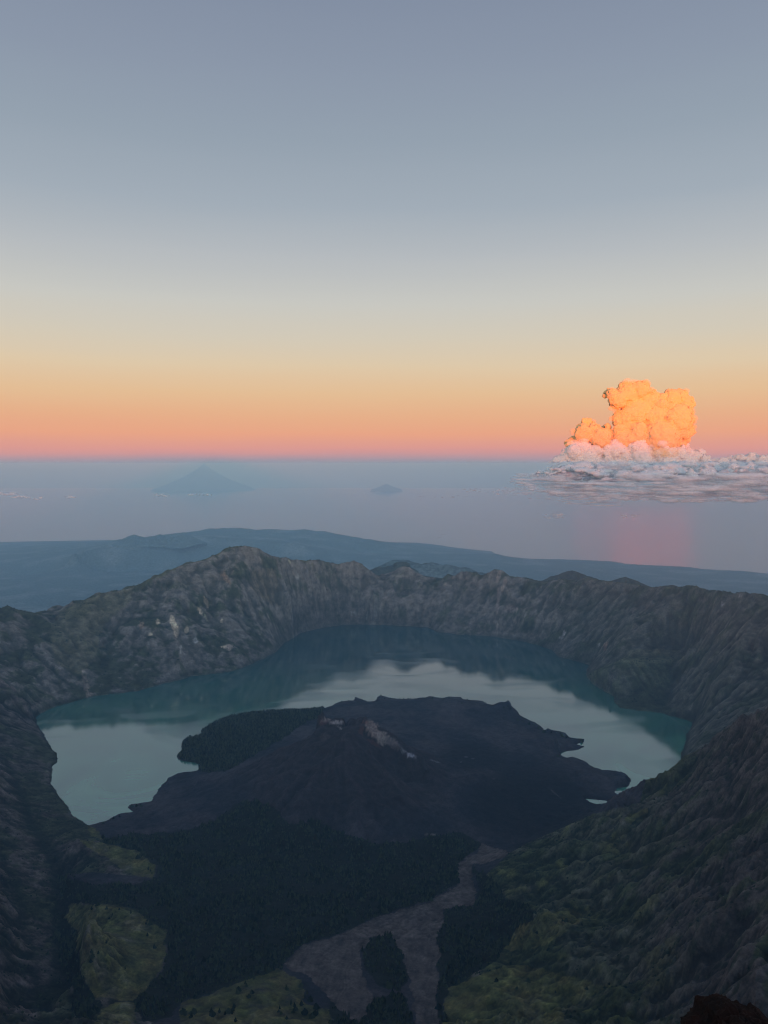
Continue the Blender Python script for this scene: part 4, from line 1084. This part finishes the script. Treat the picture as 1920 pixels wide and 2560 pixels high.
# ------------------------------------------------------------------ haze
m, N, L = new_mat('haze_air')
o = N('ShaderNodeOutputMaterial'); v = N('ShaderNodeVolumePrincipled')
v.inputs['Color'].default_value = (0.38, 0.68, 1.0, 1)
v.inputs['Absorption Color'].default_value = (0.62, 0.66, 0.7, 1)
v.inputs['Density'].default_value = 2.5e-5
v.inputs['Anisotropy'].default_value = -0.2
L(v.outputs[0], o.inputs['Volume'])
me = bpy.data.meshes.new('haze')
zb, zt = -420.0, CAMZ + 90.0
vs = [(sx_ * BOX, sy_ * BOX, z_) for z_ in (zb, zt) for sx_, sy_ in ((-1, -1), (1, -1), (1, 1), (-1, 1))]
me.from_pydata(vs, [], [(3, 2, 1, 0), (4, 5, 6, 7), (0, 1, 5, 4), (1, 2, 6, 5), (2, 3, 7, 6), (3, 0, 4, 7)])
me.materials.append(m)
hz = bpy.data.objects.new('haze', me); COL.objects.link(hz); hz['kind'] = 'stuff'

# ------------------------------------------------------------------ trees
def mb_add(V, F, v, f):
    k = len(V); V.extend(v); F.extend([tuple(a + k for a in q) for q in f])
def conifer(name, h, w, seed, tiers=6, seg=7):
    r = random.Random(seed)
    V, F, M = [], [], []
    def ring(z, rad, n, jit):
        return [(rad * (1 + r.uniform(-jit, jit)) * math.cos(2 * math.pi * i / n + seed), rad * (1 + r.uniform(-jit, jit)) * math.sin(2 * math.pi * i / n + seed), z + r.uniform(-jit, jit) * h * 0.05) for i in range(n)]
    a = ring(0, 0.028 * h, 5, 0.1); b = ring(0.9 * h, 0.008 * h, 5, 0.1)
    mb_add(V, F, a + b, [(i, (i + 1) % 5, 5 + (i + 1) % 5, 5 + i) for i in range(5)]); M += [1] * 5
    for t in range(tiers):
        z0 = h * (0.16 + 0.72 * t / tiers); z1 = z0 + h * 0.26
        rad = w * (1 - 0.85 * (t / tiers) ** 1.1) * r.uniform(0.8, 1.15)
        ox, oy = r.uniform(-.12, .12) * w, r.uniform(-.12, .12) * w
        rg = ring(z0, rad, seg, 0.35); tp = (ox, oy, min(z1, h))
        rg = [(x + ox, y + oy, z - (0.05 * h if i % 2 else -0.02 * h)) for i, (x, y, z) in enumerate(rg)]
        mb_add(V, F, rg + [tp], [(i, (i + 1) % seg, seg) for i in range(seg)]); M += [0] * seg
    me = bpy.data.meshes.new(name); me.from_pydata(V, [], F)
    me.materials.append(M_LEAF); me.materials.append(M_BARK)
    me.polygons.foreach_set('material_index', M)
    return me
def leaf_mat():
    m, N, L = new_mat('dark_foliage')
    o = N('ShaderNodeOutputMaterial'); b = N('ShaderNodeBsdfDiffuse')
    g = N('ShaderNodeNewGeometry'); n = N('ShaderNodeTexNoise'); n.inputs['Scale'].default_value = 0.03; n.inputs['Detail'].default_value = 6
    L(g.outputs['Position'], n.inputs['Vector'])
    r = N('ShaderNodeValToRGB'); r.color_ramp.elements[0].position = 0.3; r.color_ramp.elements[0].color = (0.006, 0.012, 0.008, 1)
    r.color_ramp.elements[1].position = 0.7; r.color_ramp.elements[1].color = (0.040, 0.052, 0.028, 1)
    oi = N('ShaderNodeObjectInfo'); am = N('ShaderNodeMath'); am.operation = 'MULTIPLY_ADD'; am.inputs[1].default_value = 0.55
    hf = N('ShaderNodeMath'); hf.operation = 'MULTIPLY'; hf.inputs[1].default_value = 0.5; L(n.outputs['Fac'], hf.inputs[0])
    L(oi.outputs['Random'], am.inputs[0]); L(hf.outputs[0], am.inputs[2])
    L(am.outputs[0], r.inputs[0]); L(r.outputs[0], b.inputs['Color']); L(b.outputs[0], o.inputs['Surface'])
    return m
M_LEAF = leaf_mat()
M_BARK = ground_mat('bark', 2, 0.5, 0.01); 
mb_, Nb, Lb = new_mat('tree_bark'); ob = Nb('ShaderNodeOutputMaterial'); db = Nb('ShaderNodeBsdfDiffuse'); db.inputs['Color'].default_value = (0.06, 0.045, 0.035, 1); Lb(db.outputs[0], ob.inputs['Surface']); M_BARK = mb_
VAR = [conifer('pine_tree', 1.0, 0.24, 1), conifer('pine_tree', 1.0, 0.34, 2, 5), conifer('pine_tree', 1.0, 0.46, 3, 4, 9), conifer('pine_tree', 1.0, 0.18, 4, 7)]
flatP = np.stack([PX.ravel(), PY.ravel()], 1)
def ground_at_px(px, py, ymin, ymax):
    """nearest visible ground point to a picture point"""
    sel = np.abs(PX - px) < 4
    sel &= (np.abs(PY - py) < 4) & (YY > ymin) & (YY < ymax)
    if not sel.any(): return None
    k = np.argmin(np.where(sel, YY, 1e9)); r, c = divmod(k, NC)
    return XX[r, c], YY[r, c], ZF[r, c]
def tree_thing(p, h, label, group):
    o = bpy.data.objects.new('pine_tree', random.choice(VAR)); COL.objects.link(o)
    o.location = (p[0], p[1], p[2] - 0.3); s = h * random.uniform(0.85, 1.2); o.scale = (s * 1.15, s * 1.15, s)
    o.rotation_euler = (0, 0, random.uniform(0, 6.28)); o['label'] = label; o['category'] = 'tree'; o['group'] = group
    return o
first = []
knoll = [(597,2475),(600,2470),(618,2463),(615,2458),(596,2480),(630,2482),(625,2490),(633,2479),(720,2470),(752,2462),(636,2440),(640,2445),(673,2430),(528,2530),(535,2535),(530,2528),(552,2530),(560,2534),(570,2528),(578,2531),(592,2550),(584,2522),
 (703,2520),(700,2528),(706,2532),(738,2516),(740,2526),(745,2522),(730,2508),(735,2530),(766,2530),(792,2518),(796,2528),(790,2534),(780,2540),(719,2545),(466,2535),(475,2540),(460,2530),(480,2530),(588,2518),(765,2490),(770,2484),(778,2498),(756,2510)]
for x, y in knoll:
    p = ground_at_px(x, y, 1800, 3200)
    kl = 'in the clump at the left foot of the grassy knoll' if x < 500 else 'in the loose row on the left part of the grassy knoll' if x < 594 and y > 2515 else 'near the top of the grassy knoll' if y < 2495 and x < 700 else 'in the clump on the right part of the grassy knoll' if x < 762 else 'at the right edge of the grassy knoll beside the dry riverbed'
    if p: first.append(tree_thing(p, random.uniform(12, 19), 'small dark conifer ' + kl, 'conifers dotted on the grassy knoll'))
for x, y in [(230,2272),(280,2290),(285,2286),(276,2294),(245,2262),(315,2420),(388,2368),(372,2338),(268,2357),(248,2386),(232,2384),(236,2390),(228,2405),(370,2300),(376,2304),(368,2308),(380,2308),(270,2270),(300,2272),(330,2280),(226,2380),(123,2385)]:
    p = ground_at_px(x, y, 1800, 3300)
    kl = 'on the upper edge of the left sloping meadow' if y < 2300 else 'at the right edge of the left sloping meadow' if x > 340 else 'in the lower middle of the left sloping meadow' if y > 2400 else 'beside the dark gully left of the sloping meadow' if x < 255 else 'alone in the middle of the left sloping meadow'
    if p: first.append(tree_thing(p, random.uniform(11, 18), 'dark conifer ' + kl, 'conifers scattered on the left meadow'))
for x, y in [(348,2138),(276,2118),(350,2136),(355,2140),(343,2142),(378,2176),(372,2172),(382,2182)]:
    p = ground_at_px(x, y, 2200, 3700)
    if p: first.append(tree_thing(p, random.uniform(11, 16), 'dark conifer on the narrow grassy spur below the left cliff', 'conifers on the left grassy spur'))
for x, y in [(341,2012),(347,2010),(351,2012),(330,2014),(276,2048),(283,2044),(222,2068),(410,1957),(262,2056),(300,2040)]:
    p = ground_at_px(x, y, 3000, 4600)
    if p: first.append(tree_thing(p, random.uniform(12, 18), 'small tree on the black lava shore of the lake at left', 'trees on the left lava shore'))
for x, y in [(1083,1746),(1110,1748),(1157,1755),(1262,1768),(1272,1766),(1280,1772),(1296,1798),(1312,1802),(1326,1808),(1338,1812),(1364,1828),(1372,1824),(1380,1830),(1395,1832),(1403,1832),(1411,1838),(1418,1842),(1350,1818),(1455,1850),(1404,1884),(1398,1888)]:
    p = ground_at_px(x, y, 4000, 5600)
    kl = 'on the rocky rim of the far lava shore' if y < 1780 else 'on the wooded point east of the rocky lava bluff' if y < 1815 else 'on the thin lava spit reaching into the lake' if y < 1860 else 'in the notch below the thin lava spit'
    if p: first.append(tree_thing(p, random.uniform(14, 24), 'dark tree ' + kl, 'trees on the far lava shore'))
for x, y in [(1452,2310),(1413,2300),(1408,2304),(1418,2296),(1340,2330),(1390,2356),(1300,2350),(1318,2450),(1240,2450),(1290,2470),(1470,2470),(1390,2480)]:
    p = ground_at_px(x, y, 1500, 3000)
    if p: first.append(tree_thing(p, random.uniform(9, 14), 'round dark bush on the green bench of the right slope', 'bushes on the right slope meadows'))
print('single trees', len(first))

def forest(name, pts, hts, srcs, label, squash=1.0):
    me = bpy.data.meshes.new(name)
    me.vertices.add(len(pts)); me.vertices.foreach_set('co', pts.astype(np.float32).ravel())
    a = me.attributes.new('size', 'FLOAT', 'POINT'); a.data.foreach_set('value', hts.astype(np.float32))
    o = bpy.data.objects.new(name, me); COL.objects.link(o); o['kind'] = 'stuff'; o['label'] = label
    g = bpy.data.node_groups.new(name + '_plants', 'GeometryNodeTree')
    g.interface.new_socket('Geometry', in_out='INPUT', socket_type='NodeSocketGeometry')
    g.interface.new_socket('Geometry', in_out='OUTPUT', socket_type='NodeSocketGeometry')
    n = g.nodes.new; l = g.links.new
    i_ = n('NodeGroupInput'); o_ = n('NodeGroupOutput')
    gi = n('GeometryNodeGeometryToInstance')
    for s in srcs:
        oi = n('GeometryNodeObjectInfo'); oi.inputs['Object'].default_value = s; oi.transform_space = 'ORIGINAL'
        l(oi.outputs['Geometry'], gi.inputs[0])
    ip = n('GeometryNodeInstanceOnPoints'); ip.inputs['Pick Instance'].default_value = True
    mp = n('GeometryNodeMeshToPoints')
    l(i_.outputs[0], ip.inputs['Points']); l(gi.outputs[0], ip.inputs['Instance'])
    rv_ = n('FunctionNodeRandomValue'); rv_.data_type = 'FLOAT_VECTOR'; rv_.inputs[0].default_value = (-.05, -.05, 0); rv_.inputs[1].default_value = (.05, .05, 6.28)
    l(rv_.outputs[0], ip.inputs['Rotation'])
    na = n('GeometryNodeInputNamedAttribute'); na.data_type = 'FLOAT'; na.inputs[0].default_value = 'size'
    cb = n('ShaderNodeCombineXYZ'); l(na.outputs[0], cb.inputs[0]); l(na.outputs[0], cb.inputs[1])
    mz = n('ShaderNodeMath'); mz.operation = 'MULTIPLY'; mz.inputs[1].default_value = squash; l(na.outputs[0], mz.inputs[0]); l(mz.outputs[0], cb.inputs[2])
    l(cb.outputs[0], ip.inputs['Scale'])
    l(ip.outputs[0], o_.inputs[0])
    md = o.modifiers.new('plants', 'NODES'); md.node_group = g
    return o
seen = set(); srcs = []
for t in first:
    if t.data.name not in seen: seen.add(t.data.name); srcs.append(t)
# cell area of each fan point
dY = np.gradient(ys)[:, None]; dU = np.gradient(us)[None]
area = dY * dU * YY
def scatter(mask_, spacing, jit=4.0, dens=None):
    p = area / (spacing * spacing) * (dens if dens is not None else 1.0)
    pick = mask_ & (rng.random(p.shape) < p)
    r, c = np.nonzero(pick)
    P3 = np.stack([XX[r, c] + rng.uniform(-3, 3, len(r)), YY[r, c] + rng.uniform(-2, 2, len(r)), ZF[r, c] - 0.6], 1)
    scatter.h = 0.55 + 0.9 * sstep(-0.3, 0.4, fbm(P3[:, 0] + 50, P3[:, 1], 90, 3)) * rng.uniform(0.55, 1.25, len(r))
    return P3
dens = sstep(-0.35, 0.05, opn + 0.25)
pa = scatter(fm & (YY > 4200), 11.0)
forest('lakeside_forest', pa, rng.uniform(14, 26, len(pa)), srcs, 'dense dark forest on the lava peninsula beside the lake')
pb = scatter(fm & (YY <= 4200), 10.0, dens=dens)
forest('valley_forest', pb, 14 * scatter.h, srcs, 'dense dark conifer forest filling the valley floor')
print('forest pts', len(pa), len(pb))
# shrubs on slopes
sh = (~fm) & (~ins) & (~rv) & (~ol) & (~fl) & (YY < 4200) & (PX > -60) & (PX < 1980)
ps = scatter(sh & (fbm(XX - 3000, YY, 28, 3) > 0.08) & (PX > 1180) & (slope < 1.4), 13.0, dens=sstep(2000, 1300, PX) * 0.9 + 0.1)
pl_ = scatter(sh & (fbm(XX + 3000, YY, 60, 3) > 0.15) & (PX <= 400) & (slope < 1.3), 14.0)
ps = np.concatenate([ps, pl_])
forest('slope_shrubs', ps, rng.uniform(4, 10, len(ps)), srcs[:2], 'dark scrub scattered over the near mountain slopes', 0.7)
rimm = (YY > 5400) & (~ins) & (sd > 15) & (PX > -20) & (PX < 1940)
pr = scatter(rimm & (veg > 0.52) & (gully > 0.25) & (YY < 8800), 26.0)
forest('crater_wall_shrubs', pr, rng.uniform(8, 16, len(pr)), srcs[:3], 'low trees and scrub clinging to the crater walls', 0.8)
pm = scatter(ol, 38.0, dens=sstep(0.0, 0.5, fbm(XX, YY, 60, 2)))
forest('meadow_tufts', pm, rng.uniform(1.5, 4, len(pm)), srcs[:2], 'small tufts and bushes on the grassy meadows', 0.6)
print('shrubs', len(ps), len(pr), len(pm))

# ------------------------------------------------------------------ rock beside the viewer
def rock_outcrop():
    import bmesh
    c = Vector(P(1895, 2730, Y=10.2))
    bm = bmesh.new(); bmesh.ops.create_icosphere(bm, subdivisions=6, radius=1.0)
    from mathutils import noise as mn
    for v in bm.verts:
        d = v.co.copy()
        k = 1 + 0.28 * mn.noise(d * 1.3) + 0.07 * (1 - abs(mn.noise(d * 2.6)) * 2) + 0.04 * (1 - 2 * abs(mn.noise(d * 7.0))) + 0.04 * mn.noise(d * 18)
        if d.z > 0: k *= 1 - 0.12 * d.z
        cell = mn.cell(d * 2.4) * 0.05
        v.co = Vector((d.x * 0.88, d.y * 1.2, d.z * 0.95)) * (k + cell)
    me = bpy.data.meshes.new('rock_outcrop'); bm.to_mesh(me); bm.free()
    m, N, L = new_mat('red_scoria')
    o = N('ShaderNodeOutputMaterial'); b = N('ShaderNodeBsdfPrincipled'); b.inputs['Roughness'].default_value = 0.95; b.inputs['Specular IOR Level'].default_value = 0.15
    g = N('ShaderNodeNewGeometry'); n = N('ShaderNodeTexNoise'); n.inputs['Scale'].default_value = 2.6; n.inputs['Detail'].default_value = 10; n.inputs['Roughness'].default_value = 0.7
    L(g.outputs['Position'], n.inputs['Vector'])
    r = N('ShaderNodeValToRGB'); r.color_ramp.elements[0].position = 0.38; r.color_ramp.elements[0].color = (0.006, 0.005, 0.005, 1); r.color_ramp.elements[1].position = 0.72; r.color_ramp.elements[1].color = (0.026, 0.008, 0.005, 1)
    L(n.outputs['Fac'], r.inputs[0]); L(r.outputs[0], b.inputs['Base Color'])
    bp = N('ShaderNodeBump'); bp.inputs['Strength'].default_value = 1; bp.inputs['Distance'].default_value = 0.12; L(n.outputs['Fac'], bp.inputs['Height']); L(bp.outputs[0], b.inputs['Normal'])
    L(b.outputs[0], o.inputs['Surface']); me.materials.append(m)
    ob = bpy.data.objects.new('rock_outcrop', me); ob.location = c; COL.objects.link(ob)
    ob['label'] = 'rough dark red rock jutting in at the bottom right corner'; ob['category'] = 'rock'
    return ob
rock_outcrop()
print('done', round(time.time() - T0, 1))
